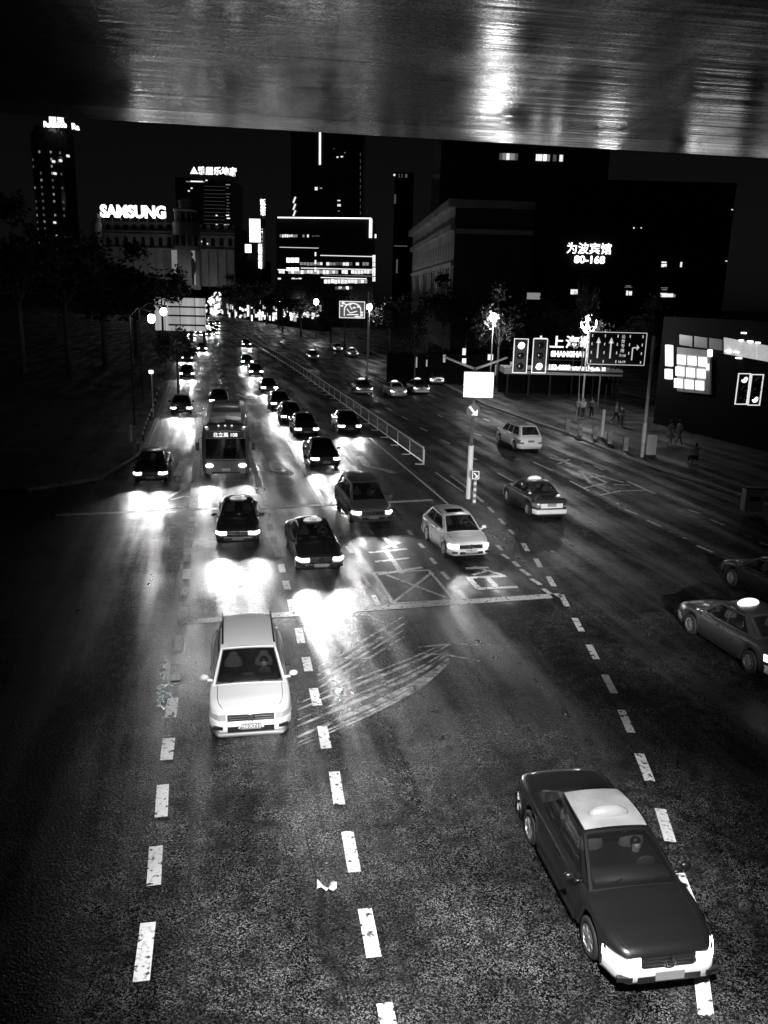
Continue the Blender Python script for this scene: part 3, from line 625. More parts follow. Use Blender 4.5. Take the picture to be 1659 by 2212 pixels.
for sg in (1, -1):
    MB().ball((sg*.88, -L/2-.01, .78), (.2, .07, .1)).build('headlight', HEAD, bs, True)
    m = MB(); m.box((sg*1.48, -L/2-.1, 1.85), (.2, .12, .42)); m.tube([(sg*1.2, -L/2+.1, 2.3), (sg*1.4, -L/2-.1, 2.25), (sg*1.45, -L/2-.1, 2.0)], .02, 5); m.build('wing_mirror', DARK, bs)
    for k in range(6): MB().box((sg*(W/2+.003), -L/2+1.6+k*1.75, 1.75), (.03, 1.6, .85)).build('side_window', GLASS, bs)
    for s in (2.3, 8.7):
        w_ = MB().tube([(sg*.98, s-L/2, .48), (sg*1.26, s-L/2, .48)], .48, 20).build('wheel', RUB, bs); MB().tube([(sg*1.24, s-L/2, .48), (sg*1.275, s-L/2, .48)], .26, 16).build('rim', RIM, w_)
    MB().box((sg*1.0, -L/2+.12, 2.86), (.12, .1, .06)).build('marker_lamp', SIGNB, bs)
    lamp('SPOT', 'headlight_beam', (sg*.88, -L/2-.12, .8), 450, bs, aim=(sg*.9, -L/2-4, .0), size=R(40), blend=1., rad=.1).scale = (1.6, 1, 1)
for x in (-.35, 0, .35): MB().ball((x, -L/2+.2, 2.93), (.05, .05, .035)).build('marker_lamp', SIGNW, bs)
m = MB(); m.box((0, -1.4, 3.13), (1.7, 2.4, .2)); m.build('roof_vent', paint(.12), bs); m = MB(); m.box((0, 2.6, 3.1), (1.5, 1.6, .16)); m.build('roof_vent', paint(.12), bs)
MB().box((0, -L/2-.02, .55), (.46, .03, .15)).build('number_plate', WHITEP, bs); MB().box((0, -L/2+.0, .4), (1.5, .1, .1)).build('bumper_intake', DARK, bs)
MB().tube([(-.5, -L/2-.07, 1.2), (-.1, -L/2-.09, 1.75)], .015, 5).build('wiper', DARK, bs); MB().tube([(.5, -L/2-.07, 1.2), (.8, -L/2-.06, 1.7)], .015, 5).build('wiper', DARK, bs)
bs['L'] = L; put(bs, True, px=(489, 1036), ang=T-2, label='grey city bus with route 108 display behind the first taxi', cat='bus')

# litter
m = MB(); c = g(706, 1915)
m.grid(lambda u, v: Vector(((u-.5)*.34, (v-.5)*.2, .02+.05*math.sin(7*u+2*v)+.05*math.sin(5*v)*u)), 10, 6); lt = m.build('crumpled_bag', WHITEP, None, True, c)
tag(lt, 'small crumpled white plastic bag lying on the near lane', 'litter'); md = lt.modifiers.new('s', 'SOLIDIFY'); md.thickness = .01

# ------------------------------------------------------------ signals, signs, poles
def ring(m, x0, x1, z0, z1, y, t, d=.04):
    m.box(((x0+x1)/2, y, z1-t/2), (x1-x0, d, t)); m.box(((x0+x1)/2, y, z0+t/2), (x1-x0, d, t))
    m.box((x0+t/2, y, (z0+z1)/2), (t, d, z1-z0-2*t)); m.box((x1-t/2, y, (z0+z1)/2), (t, d, z1-z0-2*t))
def signal(x, y0, y1, w_px, Y, lit, label, rz=0, grp=None, arrow=False):
    px_l = x < 1500
    a, b = at(x, y0, Y), at(x, y1, Y); h = a.z-b.z; wd = w_px*Y/F
    r = empty('traffic_light', (b.x, b.y, b.z), rz, label=label, cat='traffic light', group=grp)
    MB().box((0, .05, h/2), (wd*.96, .06, h*.98)).build('backing_board', DSTEEL, r)
    m = MB(); ring(m, -wd/2, wd/2, 0, h, 0, .05); m.build('white_border', mat('border_glow', .8, .5, emit=.45), r)
    MB().box((0, -.0, h*.5), (wd*.6, .1, h*.86)).build('housing', DARK, r)
    for i in range(3):
        z = h*(.2+.3*i); on = i == lit
        hd = MB(); hd.add([(wd*.24*math.cos(k*math.pi/8)*s_, -.05-dy, z+wd*.24*math.sin(k*math.pi/8)*s_) for dy, s_ in ((0, 1.05), (.22, 1.0)) for k in range(9)], [(k, k+1, 9+k+1, 9+k) for k in range(8)]); 
        ln_ = MB().ball((0, -.055, z), (wd*.24, .05, wd*.24)).build('lens', SIGNB if on else mat('dark_lens', .03, .15), r, True); hd.build('visor', DSTEEL, ln_)
        if on and px_l: lamp('POINT', 'lens_light', (0, -.35, z), 4, r, rad=.1)
    return r
signal(1122, 731, 806, 31, 52, 2, 'white-bordered traffic light with its top lamp lit, left of a pair', grp='pair of traffic lights on the right mast arm')
signal(1163, 731, 806, 31, 52, 0, 'white-bordered traffic light with its bottom lamp lit, right of a pair', grp='pair of traffic lights on the right mast arm')
signal(1600, 806, 874, 28, 46, 2, 'traffic light with left arrow lamp, outer one at the right edge', R(6), 'traffic lights at the right edge')
signal(1628, 808, 876, 28, 46, 0, 'traffic light with bright bottom lamp at the right edge', R(6), 'traffic lights at the right edge')
# mast with lane sign
mb_ = g(1386, 992); mm = empty('sign_mast', mb_, label='tall steel mast with white lower band carrying the lane sign', cat='mast')
tp = at(1401, 725, mb_.y)-mb_
MB().tube([(0, 0, 0), (0, 0, tp.z)], .12, 10, .09).build('pole', STEEL, mm); MB().tube([(0, 0, 1.1), (0, 0, 2.35)], .135, 12).build('reflective_band', WHITEB, mm)
al = at(1108, 803, mb_.y)-mb_; MB().tube([(0, .2, al.z), (al.x, .2, al.z+.1)], .07, 8, .05).build('arm', DSTEEL, mm)
a, b = at(1274, 716, mb_.y-.3), at(1391, 790, mb_.y-.3); wd, hh = b.x-a.x, a.z-b.z
ls = empty('lane_sign', ((a.x+b.x)/2, a.y, b.z), R(-2), label='dark lane direction sign with two straight arrows, bus lane hours and right turn arrow', cat='road sign')
MB().box((0, .03, hh/2), (wd, .05, hh)).build('panel', mat('sign_blue', .04, .4), ls)
SG = mat('sign_reflect_glow', .8, .5, emit=.30); m = MB(); ring(m, -wd/2, wd/2, 0, hh, -.003, .04, .02); m.build('border', SG, ls)  # light reflected by the sign markings is put in as emission
m = MB()
for fx in (.17, .39): 
    x = -wd/2+wd*fx; m.box((x, -.004, hh*.45), (.09, .012, hh*.5)); m.add([(x-.15, -.01, hh*.66), (x+.15, -.01, hh*.66), (x, -.01, hh*.84)], [(0, 1, 2)])
x = -wd/2+wd*.77; m.box((x, -.004, hh*.35), (.07, .012, hh*.38)); m.box((x+.14, -.004, hh*.54), (.26, .012, .07)); m.add([(x+.25, -.01, hh*.46), (x+.25, -.01, hh*.64), (x+.42, -.01, hh*.55)], [(0, 1, 2)])
m.build('arrow', SG, ls)
m = MB()
for fx in (.06, .28, .5, .71, .93):
    for fz in (.1, .37, .63, .88):
        if fx > .6 and fz < .2 and fx < .9: continue
        m.box((-wd/2+wd*fx, -.004, hh*fz), (.055, .012, .17))
m.build('lane_dashes', SG, ls)
for i, ch in enumerate('公交专用'): text('lettering', ch, .24, SG, ls, face_M(Vector((-wd/2+wd*.595, -.006, hh*(.86-.14*i)))), .002, .004)
text('lettering', '7-10', .22, SG, ls, face_M(Vector((-wd/2+wd*.605, -.006, hh*.29))), .002, .006); text('lettering', '16-19', .2, SG, ls, face_M(Vector((-wd/2+wd*.6, -.006, hh*.1))), .002, .006)
# glowing box sign on the median pole
pb = g(1012, 1079); pr = empty('median_pole', pb, label='median pole with two raised arms and white lower sleeve', cat='pole')
tz = at(1022, 795, pb.y).z
MB().tube([(0, 0, 0), (0, 0, tz)], .11, 10, .08).build('pole', mat('grey_pole', .1, .5), pr); MB().tube([(0, 0, .05), (0, 0, 2.75)], .135, 12).build('white_sleeve', WHITEB, pr)
for px in ((960, 771), (1096, 772)):
    q = at(*px, pb.y)-pb; MB().tube([(0, 0, tz-.05), (q.x, 0, q.z)], .07, 6, .05).build('arm', mat('arm_paint', .5, .5), pr)
a, b = at(1003, 803, pb.y-.25), at(1064, 859, pb.y-.25); wd, hh = b.x-a.x, a.z-b.z
bx = empty('light_box_sign', ((a.x+b.x)/2, a.y, b.z), 0, label='glowing white square light box mounted on the median pole', cat='sign')
m = MB(); m.box((0, .08, hh/2), (wd, .2, hh)); m.build('case', mat('grey_frame', .5, .5), bx)
m = MB(); m.box((0, -.03, hh/2), (wd*.84, .03, hh*.84)); m.build('lit_face', SIGNB, bx)
m = MB(); ring(m, -wd/2, wd/2, 0, hh, -.04, .07, .06); m.build('frame', mat('frame_glow', .7, .5, emit=.25), bx)
lamp('POINT', 'box_light', (0, -.5, hh/2), 60, bx, rad=.4)
q = at(1022, 887, pb.y-.2); rs_ = empty('round_sign', q, 0, label='round dark sign with white diagonal arrow below the light box', cat='road sign')
MB().tube([(0, 0, 0), (0, .03, 0)], .33, 24).build('disc', mat('sign_blue'), rs_)
m = MB(); m.box((-.06, -.01, .05), (.11, .01, .38), Matrix.Rotation(R(-40), 3, 'Y')); m.add([(.22, -.012, .06), (.22, -.012, -.24), (-.08, -.012, -.22)], [(0, 1, 2)]); m.build('arrow', mat('arrow_white', .8, .5, emit=.25), rs_)
q = g(1024, 1090); po = empty('marker_post', q, 0, label='striped marker post with a small square arrow sign beside the median pole', cat='post')
for i in range(8): MB().tube([(0, 0, .1+i*.15), (0, 0, .25+i*.15)], .08, 10).build('band', WHITEB if i % 2 == 0 else mat('grey_band', .25, .5), po)
MB().box((0, 0, .05), (.3, .3, .1)).build('base', DSTEEL, po); sq = MB().box((0, -.05, 1.5), (.34, .04, .4)).build('sign_plate', mat('sign_blue'), po)
m = MB(); ring(m, -.17, .17, 1.3, 1.7, -.08, .03, .02); m.box((-.01, -.08, 1.52), (.05, .01, .2), Matrix.Rotation(R(-40), 3, 'Y')); m.add([(.1, -.085, 1.5), (.1, -.085, 1.37), (-.04, -.085, 1.38)], [(0, 1, 2)]); m.build('arrow', mat('arrow_white'), sq)
# road map board
q = g(793, 812); tz = at(793, 770, q.y); a, b = at(733, 650, q.y-1), at(788, 688, q.y-1); wd, hh = b.x-a.x, a.z-b.z
mp_ = empty('traffic_map_board', ((a.x+b.x)/2, a.y, b.z), 0, label='road map board with white border and curling street lines', cat='road sign')
MB().box((0, .05, hh/2), (wd, .1, hh)).build('panel', mat('map_panel', .12, .5, emit=.04), mp_)
m = MB(); ring(m, -wd/2, wd/2, 0, hh, -.01, .09, .03); m.build('border', mat('map_glow', .7, .5, emit=.5), mp_)
m = MB(); rr = random.Random(4)
def seg(x0_, z0_, x1_, z1_, t=.12): 
    a_ = Vector(((x0_-.5)*wd, -.02, z0_*hh)); b_ = Vector(((x1_-.5)*wd, -.02, z1_*hh)); m.tube([a_, b_], t/2, 5)
P_ = [(.25+.0*k, .75) for k in (0,)]
for k in range(10):
    a0, a1 = math.pi*(1-k/10), math.pi*(1-(k+1)/10); seg(.52+.32*math.cos(a0), .5+.38*math.sin(a0), .52+.32*math.cos(a1), .5+.38*math.sin(a1), .16)
seg(.2, .5, .2, .12); seg(.84, .5, .84, .2); seg(.3, .55, .42, .3); seg(.42, .3, .7, .42); seg(.3, .2, .75, .22); seg(.1, .85, .3, .8); seg(.6, .1, .9, .1); seg(.4, .75, .5, .5)
for x, z in ((.1, .72), (.15, .9), (.42, .82), (.58, .62), (.74, .68), (.88, .35), (.88, .2), (.7, .1)): m.box(((x-.5)*wd, -.02, z*hh), (.35, .02, .2))
m.build('street_lines', mat('map_glow'), mp_)
mpole = empty('map_mast', q, 0, label='slim dark mast behind the road map board', cat='mast'); MB().tube([(0, 0, 0), (0, 0, 10.6)], .12, 8, .08).build('pole', STEEL, mpole); MB().tube([(0, 0, 9.2), (a.x-q.x+wd*.3, -.5, 9.2)], .08, 6).build('arm', STEEL, mpole)

# ------------------------------------------------------------ street lamps
def street_lamp(px, py, Y, label, base=None, energy=400, rad=.35, arm=None, grp='street lamps along the avenue'):
    h = at(px, py, Y); r = empty('street_lamp', (h.x+(arm or 0), h.y, 0), 0, label=label, cat='street lamp', group=grp)
    ax = -(arm or 0)
    MB().tube([(0, 0, 0), (0, 0, h.z+.1), (ax*.4, 0, h.z+.75), (ax, 0, h.z+.5)] if arm else [(0, 0, 0), (0, 0, h.z-rad)], .09, 8, .06).build('pole', STEEL if py > 660 and px > 600 else DSTEEL, r)
    MB().ball((ax, 0, h.z), (rad, rad, rad*1.2)).build('globe', LAMP, r, True)
    MB().tube([(ax, 0, h.z+rad*1.05), (ax, 0, h.z+rad*1.4)], rad*.5, 10, rad*.2).build('cap', DSTEEL, r)
    lamp('POINT', 'lamp_light', (ax, -rad*1.3, h.z-rad*.8), energy, r, rad=rad)
    return r
street_lamp(1272, 699, 74, 'bright street lamp glowing beside the lane sign', energy=600, rad=.7)
street_lamp(1066, 685, 95, 'bright street lamp among leaves left of the traffic lights', energy=600, rad=.42)
street_lamp(798, 663, 150, 'street lamp just right of the road map board', energy=180, rad=.5)
street_lamp(683, 652, 210, 'street lamp above the dark trees left of the road map board', energy=200, rad=.62)
street_lamp(602, 650, 270, 'far street lamp in front of the lit department building', energy=200, rad=.6)
street_lamp(563, 651, 320, 'farthest street lamp, left of the lit department building', energy=200, rad=.5)
street_lamp(327, 688, 62, 'pear-shaped street lamp on the left, the nearer and lower one', energy=10, rad=.28, arm=-1.6, grp='left pavement lamps')
street_lamp(353, 673, 76, 'pear-shaped street lamp in front of the bare billboard', energy=10, rad=.3, arm=-2.2, grp='left pavement lamps')
for px, py, Y, lb in ((327, 803, 66, 'small square lit lamp box on the dark left pavement'),):
    h = at(px, py, Y); r = empty('lamp_post', (h.x, h.y, 0), label=lb, cat='lamp'); MB().tube([(0, 0, 0), (0, 0, h.z)], .05, 6).build('pole', STEEL, r); MB().box((0, -.1, h.z), (.3, .2, .25)).build('lamp_box', SIGNB, r)

# ------------------------------------------------------------ trees
def crown_mesh(m, c, r, n, leaf, seed, clumps=9):
    rr = random.Random(seed); C_ = []
    for i in range(clumps):
        v = Vector((rr.gauss(0, 1), rr.gauss(0, 1), rr.gauss(0, .8))).normalized()*rr.uniform(.35, .95)
        C_.append((Vector((v.x*r[0], v.y*r[1], v.z*r[2]))+Vector(c), rr.uniform(.25, .5)))
    for i in range(n):
        cc, k = rr.choice(C_); v = Vector((rr.gauss(0, .5), rr.gauss(0, .5), rr.gauss(0, .45)))
        p = cc+Vector((v.x*r[0]*k, v.y*r[1]*k, v.z*r[2]*k)); q = Matrix.Rotation(rr.uniform(0, 6.28), 3, 'Z') @ Matrix.Rotation(rr.uniform(-1.1, 1.1), 3, 'X') @ Matrix.Rotation(rr.uniform(-.8, .8), 3, 'Y')
        s = leaf*rr.uniform(.6, 1.3); m.add([p+q @ Vector((-s, 0, 0)), p+q @ Vector((0, -s*.5, 0)), p+q @ Vector((s, 0, 0)), p+q @ Vector((0, s*.5, 0))], [(0, 1, 2, 3)])
    return C_
TP = {}
def tree(base, hgt, rx, label, seed=0, grp='trees along the avenue', bend=.0, trunk_m=BARK, cz=.68):
    key = seed
    if key not in TP:
        r = empty('tree'); m = MB(); C_ = crown_mesh(m, (bend*2, 0, cz), (.42, .42, .34), 1900, .028, seed); t = MB()
        t.tube([(0, 0, 0), (bend, .0, .2), (bend*.4, 0, .36), (bend*1.4, 0, .5), (bend*2, 0, .62)], .022, 8, .012)
        for c_, k in C_[:6]: t.tube([(bend*1.2, 0, .42), tuple(((Vector((bend*2, 0, .5))+c_)/2)), tuple(c_)], .009, 5, .003)
        m.build('crown', LEAF, r); t.build('trunk', trunk_m, r, True); TP[key] = r
    else: r = copy_tree(TP[key])
    r.location = base; r.scale = (rx*2, rx*2, hgt); r.rotation_euler = (0, 0, random.uniform(0, 6)) if not bend else (0, 0, 0); return tag(r, label, 'tree', grp)
def TB(px, Y): 
    d = ray(px, 660); t = Y/d.y; return Vector((d.x*t, Y, .14))
for px, Y, hg, rx, sd, lb in [(1082, 97, 10.8, 3.6, 1, 'tree whose leaves glow around the lamp left of the traffic lights'), (886, 118, 11, 3.2, 2, 'tree with brightly lit leaves left of the grand corner building foot'),
    (1310, 77, 9.4, 1.9, 3, 'tree behind the bright lamp and the lane sign'), (900, 100, 6.5, 2.2, 1, 'low tree with faintly lit crown below the bright leafy one'),
    (1240, 112, 12, 5, 2, 'dark tree behind the glowing text billboard'), (1160, 118, 11.5, 5, 3, 'dark tree between the hotel and the grand corner building'),
    (960, 135, 13, 5.5, 1, 'dark tree at the foot of the grand corner building'), (1010, 125, 12, 5, 2, 'dark tree left of the lamp-lit tree'),
    (845, 150, 12, 4.5, 3, 'dark tree right of the road map board'), (745, 165, 10.5, 5, 1, 'dark tree below the road map board'), (715, 185, 11, 5.5, 2, 'dark bushy tree left of the road map board'),
    (650, 215, 12, 6.5, 3, 'dark tree in front of the lit department building, right of its middle'), (610, 235, 12, 6.5, 1, 'dark tree in front of the lit department building, at its left'),
    (575, 300, 17, 8, 2, 'dark tree left of the lit department building'), (540, 330, 17, 9, 3, 'dark tree under the vertical signs'), (505, 350, 17, 9, 1, 'dark tree at the head of the right carriageway'),
    (395, 200, 16, 7, 2, 'dark tree behind the bare billboard'), (350, 150, 16, 7, 3, 'dark tree behind the two pear-shaped lamps'), (290, 130, 16, 8, 1, 'dark tall tree left of the pear-shaped lamps'),
    (220, 120, 18, 9, 2, 'dark tree below the classical building'), (140, 110, 19, 9, 3, 'dark tree below the tall round tower'), (40, 100, 19, 9, 1, 'dark tree at the left edge'),
    (378, 82, 7.5, 2.6, 3, 'leafy tree beside the billboard, edges lit by a lamp'), (1420, 100, 10, 4.5, 1, 'dark tree behind the lane sign mast'), (1350, 90, 9, 4, 2, 'dark tree right of the text billboard')]:
    tree(TB(px, Y), hg, rx, lb, sd)
b = g(1243, 912); b.z = .14; tree(b, 10.2, 1.1, 'slender pale crooked trunk in front of the text billboard', 9, bend=.05, trunk_m=mat('pale_bark', .5, .8, bump=.6, bscale=10, var=.25), cz=.9)

# ------------------------------------------------------------ buildings
def fbox(P0, P1, u, z, wd, hh, d=.12, m=None):     # box on the facade line P0-P1
    m = m or MB(); e = (P1-P0).normalized(); a = math.atan2(e.y, e.x); c = P0+e*u; return m.box((c.x, c.y, z), (wd, d, hh), Matrix.Rotation(a, 3, 'Z'))
def building(name, px0, px1, ptop, Y, depth, m_, label, cat='building', Y1=None, grp=None):
    p0 = at(px0, 660, Y); p1 = at(px1, 660, Y1 or Y); top_ = at((px0+px1)/2 if Y1 is None else (px0 if Y < Y1 else px1), ptop, min(Y, Y1 or Y)).z
    r = empty(name, (p0.x, p0.y, 0), label=label, cat=cat, group=grp); q1 = Vector((p1.x-p0.x, p1.y-p0.y, 0)); n = Vector((-q1.y, q1.x, 0)).normalized()*depth
    MB().prism([(0, 0), q1[:2], (q1+n)[:2], n[:2]], 0, top_).build('wall', m_, r)
    pass; return r, q1, top_
def fx(r, Y, px, py):      # local facade point on a building facing us
    p = at(px, py, Y); return Vector((p.x-r.location.x, 0, p.z))
def win(r, Y, x0, y0, x1, y1, m_, name='window', parts=1, d=.25):
    a, b = fx(r, Y, x0, y0), fx(r, Y, x1, y1); return MB().box(((a.x+b.x)/2, -.06, (a.z+b.z)/2), (abs(b.x-a.x), d, abs(a.z-b.z))).build(name, m_, r)
rr = random.Random(3)
# A round hotel tower
Y = 620; c0 = at(138, 660, Y+14); r = empty('hotel_tower', (c0.x, c0.y, 0), label='tall round dark tower with a crown sign at upper left', cat='tower'); rad = 84/2*Y/F; tz = at(138, 282, Y).z
MB().tube([(0, 0, 0), (0, 0, tz)], rad, 32).build('wall', CURT, r)
MB().tube([(0, 0, tz), (0, 0, tz+4)], rad*.8, 32).build('roof_drum', CURT, r)
for fxx in (-.75, -.3, .25, .62):
    for k in range(20):
        if rr.random() < .25: continue
        a = math.asin(fxx); z = tz-14-k*4.6
        m = MB(); m.box((rad*math.sin(a)*1.0, -rad*math.cos(a), z), (1.1, .6, 1.5), Matrix.Rotation(a, 3, 'Z')); m.build('window', WIND if rr.random() < (.8 if fxx == .25 else .35) else WINF, r)
for px, py in ((119, 375), (116, 349), (131, 347), (147, 337), (119, 481)):
    a_ = at(px, py, Y); MB().box((a_.x-c0.x, -rad*.98, a_.z), (1.5, 2.4, 1.4)).build('window', WINL, r)
s1 = at(122, 258, Y-6); text('crown_lettering', '丽笙', 5.4, SIGNB, r, face_M(s1-c0), .2, .12)
s1 = at(119, 270, Y-6); text('crown_lettering', 'Radisson', 5.2, SIGNB, r, face_M(s1-c0, R(0)), .2, .12, sx=.85); s1 = at(163, 275, Y); text('crown_lettering', 'Ra', 5.4, SIGNB, r, face_M(s1-c0, R(45)), .2, .12)
# B classical building with the big roof letters
Y = 430
r, q, tz = building('classical_building', 205, 508, 483, Y, 40, mat('facade_stone', .34, .8, var=.25, vscale=.12), 'long classical building carrying large glowing roof letters'); FS = MATS['facade_stone']
def bb(x0, y0, x1, y1, nm, m_, d=.6, sm=None): return win(r, Y, x0, y0, x1, y1, m_, nm, d=d)
bb(203, 479, 375, 482, 'cornice', FS, 2); bb(203, 499, 508, 504, 'cornice', FS, 3); bb(203, 535, 508, 540, 'cornice', FS, 2.4); bb(203, 508, 508, 510, 'cornice', FS, 1.6)
for k in range(15):
    x = 226+k*18.8
    if 375 < x < 432: continue
    bb(x-1.2, 540, x+1.2, 625, 'pilaster', FS, 2.2)
    a, b = fx(r, Y, x+4, 512), fx(r, Y, x+13, 532); wd = b.x-a.x; hh = a.z-b.z
    m = MB(); zc_ = b.z+hh*.6; m.add([(a.x, -.35, b.z), (b.x, -.35, b.z)]+[((a.x+b.x)/2+wd/2*math.cos(t*math.pi/8), -.35, zc_+hh*.4*math.sin(t*math.pi/8)) for t in range(9)], [tuple(range(11))]); m.build('window', DARK, r)
    bb(x+3, 486, x+13, 496, 'window', DARK, .5)
text('roof_lettering', 'SAMSUNG', 7.6, SIGNB, r, face_M(fx(r, Y, 289, 459)+Vector((0, -1, 0))), .3, .33, sx=.92)
for fz, x0, x1 in ((1, 222, 358),):
    for k in range(8): a = fx(r, Y, x0+k*19, 470); b = fx(r, Y, x0+k*19, 484); MB().box((a.x, 1, (a.z+b.z)/2), (.3, .3, a.z-b.z)).build('sign_strut', DSTEEL, r)
for px, pt, w_ in ((405, 430, 26), (213, 462, 9)):       # corner towers
    c_ = fx(r, Y, px, 500); R_ = w_*Y/F; c_.y = -R_*.5; tt = fx(r, Y, px, pt).z; z_ = fx(r, Y, px, 625).z
    m = MB(); m.tube([(c_.x, c_.y, z_), (c_.x, c_.y, fx(r, Y, px, 482).z)], R_, 20); h_ = fx(r, Y, px, 482).z
    m.tube([(c_.x, c_.y, h_), (c_.x, c_.y, h_+(tt-h_)*.45)], R_*.8, 16); m.tube([(c_.x, c_.y, h_+(tt-h_)*.45), (c_.x, c_.y, h_+(tt-h_)*.55)], R_*.95, 16); m.tube([(c_.x, c_.y, h_+(tt-h_)*.55), (c_.x, c_.y, h_+(tt-h_)*.85)], R_*.5, 12); m.tube([(c_.x, c_.y, h_+(tt-h_)*.85), (c_.x, c_.y, tt)], R_*.62, 12, R_*.2)
    m.build('corner_tower', FS, r, True)
    if w_ > 10:
        for zz in (.1, .5):
            for k in range(-2, 3):
                a = k*.55; q_ = R_*.8*1.0; MB().box((c_.x+R_*.8*math.sin(a), c_.y-R_*.8*math.cos(a), h_+(tt-h_)*(.2)), (1.6, .4, 4), Matrix.Rotation(a, 3, 'Z')).build('window', DARK, r) if zz < .3 else None
        for k in range(-2, 3): a = k*.5; MB().box((c_.x+R_*math.sin(a), c_.y-R_*math.cos(a), fx(r, Y, px, 522).z), (2, .5, 5), Matrix.Rotation(a, 3, 'Z')).build('window', DARK, r)
pa, pb_ = fx(r, Y, 379, 542), fx(r, Y, 431, 616)
bn = empty('poster', (r.location.x+(pa.x+pb_.x)/2, r.location.y-8, pb_.z), label='tall pale lit poster with a dark figure on the classical building', cat='poster')
wd, hh = pb_.x-pa.x, pa.z-pb_.z; MB().box((0, 0, hh/2), (wd, .4, hh)).build('sheet', mat('poster_sheet', .5, .6, emit=.08, var=.4, vscale=.3), bn)
m = MB(); m.box((-wd*.18, -.25, hh*.5), (wd*.22, .1, hh*.22)); m.ball((wd*.32, -.25, hh*.88), (wd*.1, .1, hh*.08)); m.ball((wd*.34, -.25, hh*.52), (wd*.19, .1, hh*.28)); m.box((wd*.34, -.25, hh*.17), (wd*.2, .1, hh*.34)); m.build('printed_figure', mat('print_dark', .05, .7), bn, True)
for x, s_ in ((250, 1), (330, 1), (400, 1.6), (470, 1)):
    p = at(x, 622, Y-26); lamp('SPOT', 'facade_floodlight', (p.x-r.location.x, -26, 4), 700*s_, r, aim=(p.x-r.location.x, 0, fx(r, Y, x, 520).z), size=R(90), rad=.5)
for px, py in ((435, 520), (447, 525), (300, 612), (250, 616)): win(r, Y, px, py, px+2.5, py+3, WINL)
# C office tower with roof letters
Y = 560; r, q, tz = building('office_tower', 388, 506, 384, Y, 40, CURT, 'dark office tower with glowing roof letters behind the classical building', 'tower')
text('roof_lettering', '▲雅居乐地产', 4.9, SIGNB, r, face_M(fx(r, Y, 462, 371)+Vector((0, -1, 0)), R(0)), .2, .1); text('roof_lettering', '雅', 4.6, SIGNW, r, face_M(fx(r, Y, 503, 374), R(60)), .2, .1)
win(r, Y, 402, 391, 442, 394, WIND, 'lit_band'); win(r, Y, 412, 390.5, 438, 393.5, SIGNW, 'lit_band', d=.5)
for k in range(34):
    y = 398+k*6.6
    if rr.random() < .8: win(r, Y, 487+rr.random()*3, y, 494+rr.random()*4, y+2.2, (WINL, WIND, WINL, SIGNW)[rr.randrange(4)] if rr.random() < .5 else WINF)
for px, py in ((466, 464), (466, 484), (412, 405), (406, 411), (484, 485), (444, 388)): win(r, Y, px, py, px+4, py+3, WINL)
for k in range(14): win(r, Y, 440, 402+k*8, 486, 403.5+k*8, WINF, 'lit_band')
# D building with vertical signs
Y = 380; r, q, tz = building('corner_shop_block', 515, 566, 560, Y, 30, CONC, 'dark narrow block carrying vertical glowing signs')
vs_ = empty('vertical_sign', at(568, 580, Y-3), label='tall vertical sign of stacked glowing characters left of the lit department building', cat='sign'); o_ = vs_.location
MB().box((0, .4, (at(568, 430, Y).z-o_.z)/2), (2.2, .5, at(568, 430, Y).z-o_.z)).build('sign_body', DARK, vs_)
for px, py, s_, ch in ((568, 437, 2.3, '新'), (568, 445, 2.3, '世'), (568, 453, 2.3, '界'), (568, 461, 2.0, '城'), (562, 497, 1.9, '大'), (562, 505, 1.9, '楼'), (562, 513, 1.9, '●'), (562, 521, 1.9, '●'), (562, 532, 1.7, '医'), (562, 539, 1.7, '药'), (562, 546, 1.7, '商'), (562, 556, 1.7, '店'), (562, 563, 1.7, '公'), (562, 570, 1.7, '司'), (562, 577, 1.7, '司')):
    text('lettering', ch, s_*1.05, SIGNB, vs_, face_M(at(px, py, Y-4)-o_), .1, .05)
lb_ = empty('light_box_sign', at(552, 524, Y-6), label='bright white upright light box beside the vertical sign', cat='sign'); z_ = at(552, 472, Y-6).z-lb_.location.z
MB().box((0, .4, z_/2), (5.2, .6, z_)).build('case', DARK, lb_); MB().box((-.2, 0, z_/2), (4.6, .3, z_*.96)).build('lit_face', SIGNB, lb_); MB().box((-3.2, 0, -2.5), (2.6, .5, 3.4)).build('lit_panel', SIGNB, lb_)
# E lit department building
Y = 300; r, q, tz = building('department_store', 598, 806, 471, Y, 30, CURT, 'modern block with white roof outline and bright shop floors')
m = MB(); a, b = fx(r, Y, 600, 470), fx(r, Y, 802, 472); m.tube([(a.x, -.4, a.z), (b.x, -.4, b.z)], .19, 6); m.build('roof_neon', SIGNB, r)
a, b = fx(r, Y, 801, 473), fx(r, Y, 801, 514); MB().box((a.x, -.4, (a.z+b.z)/2), (1.05, .4, a.z-b.z)).build('corner_neon', SIGNW, r)
win(r, Y, 810, 506, 812.5, 514, SIGNB, 'corner_neon')
def broken(x0, x1, y0, y1, ms, n, nm='window'):
    for k in range(n):
        if rr.random() < .12: continue
        a = x0+(x1-x0)*k/n; win(r, Y, a+.3, y0+rr.uniform(0, 1.2), a+(x1-x0)/n-rr.uniform(.3, 1.2), y1-rr.uniform(0, 1.6), ms[rr.randrange(len(ms))], nm)
broken(604, 668, 506, 513, (WIND, WINL, WINL), 13); broken(668, 692, 508, 512, (WINF, WINF, WIND), 4)
win(r, Y, 604, 534.5, 688, 535.5, WINL, 'lit_band'); win(r, Y, 692, 552.5, 806, 553.5, WINL, 'lit_band')
for k in range(3): win(r, Y, 619+k*9.3, 557, 627+k*9.3, 567, SIGNB); win(r, Y, 619+k*9.3, 578, 627+k*9.3, 585, SIGNB)
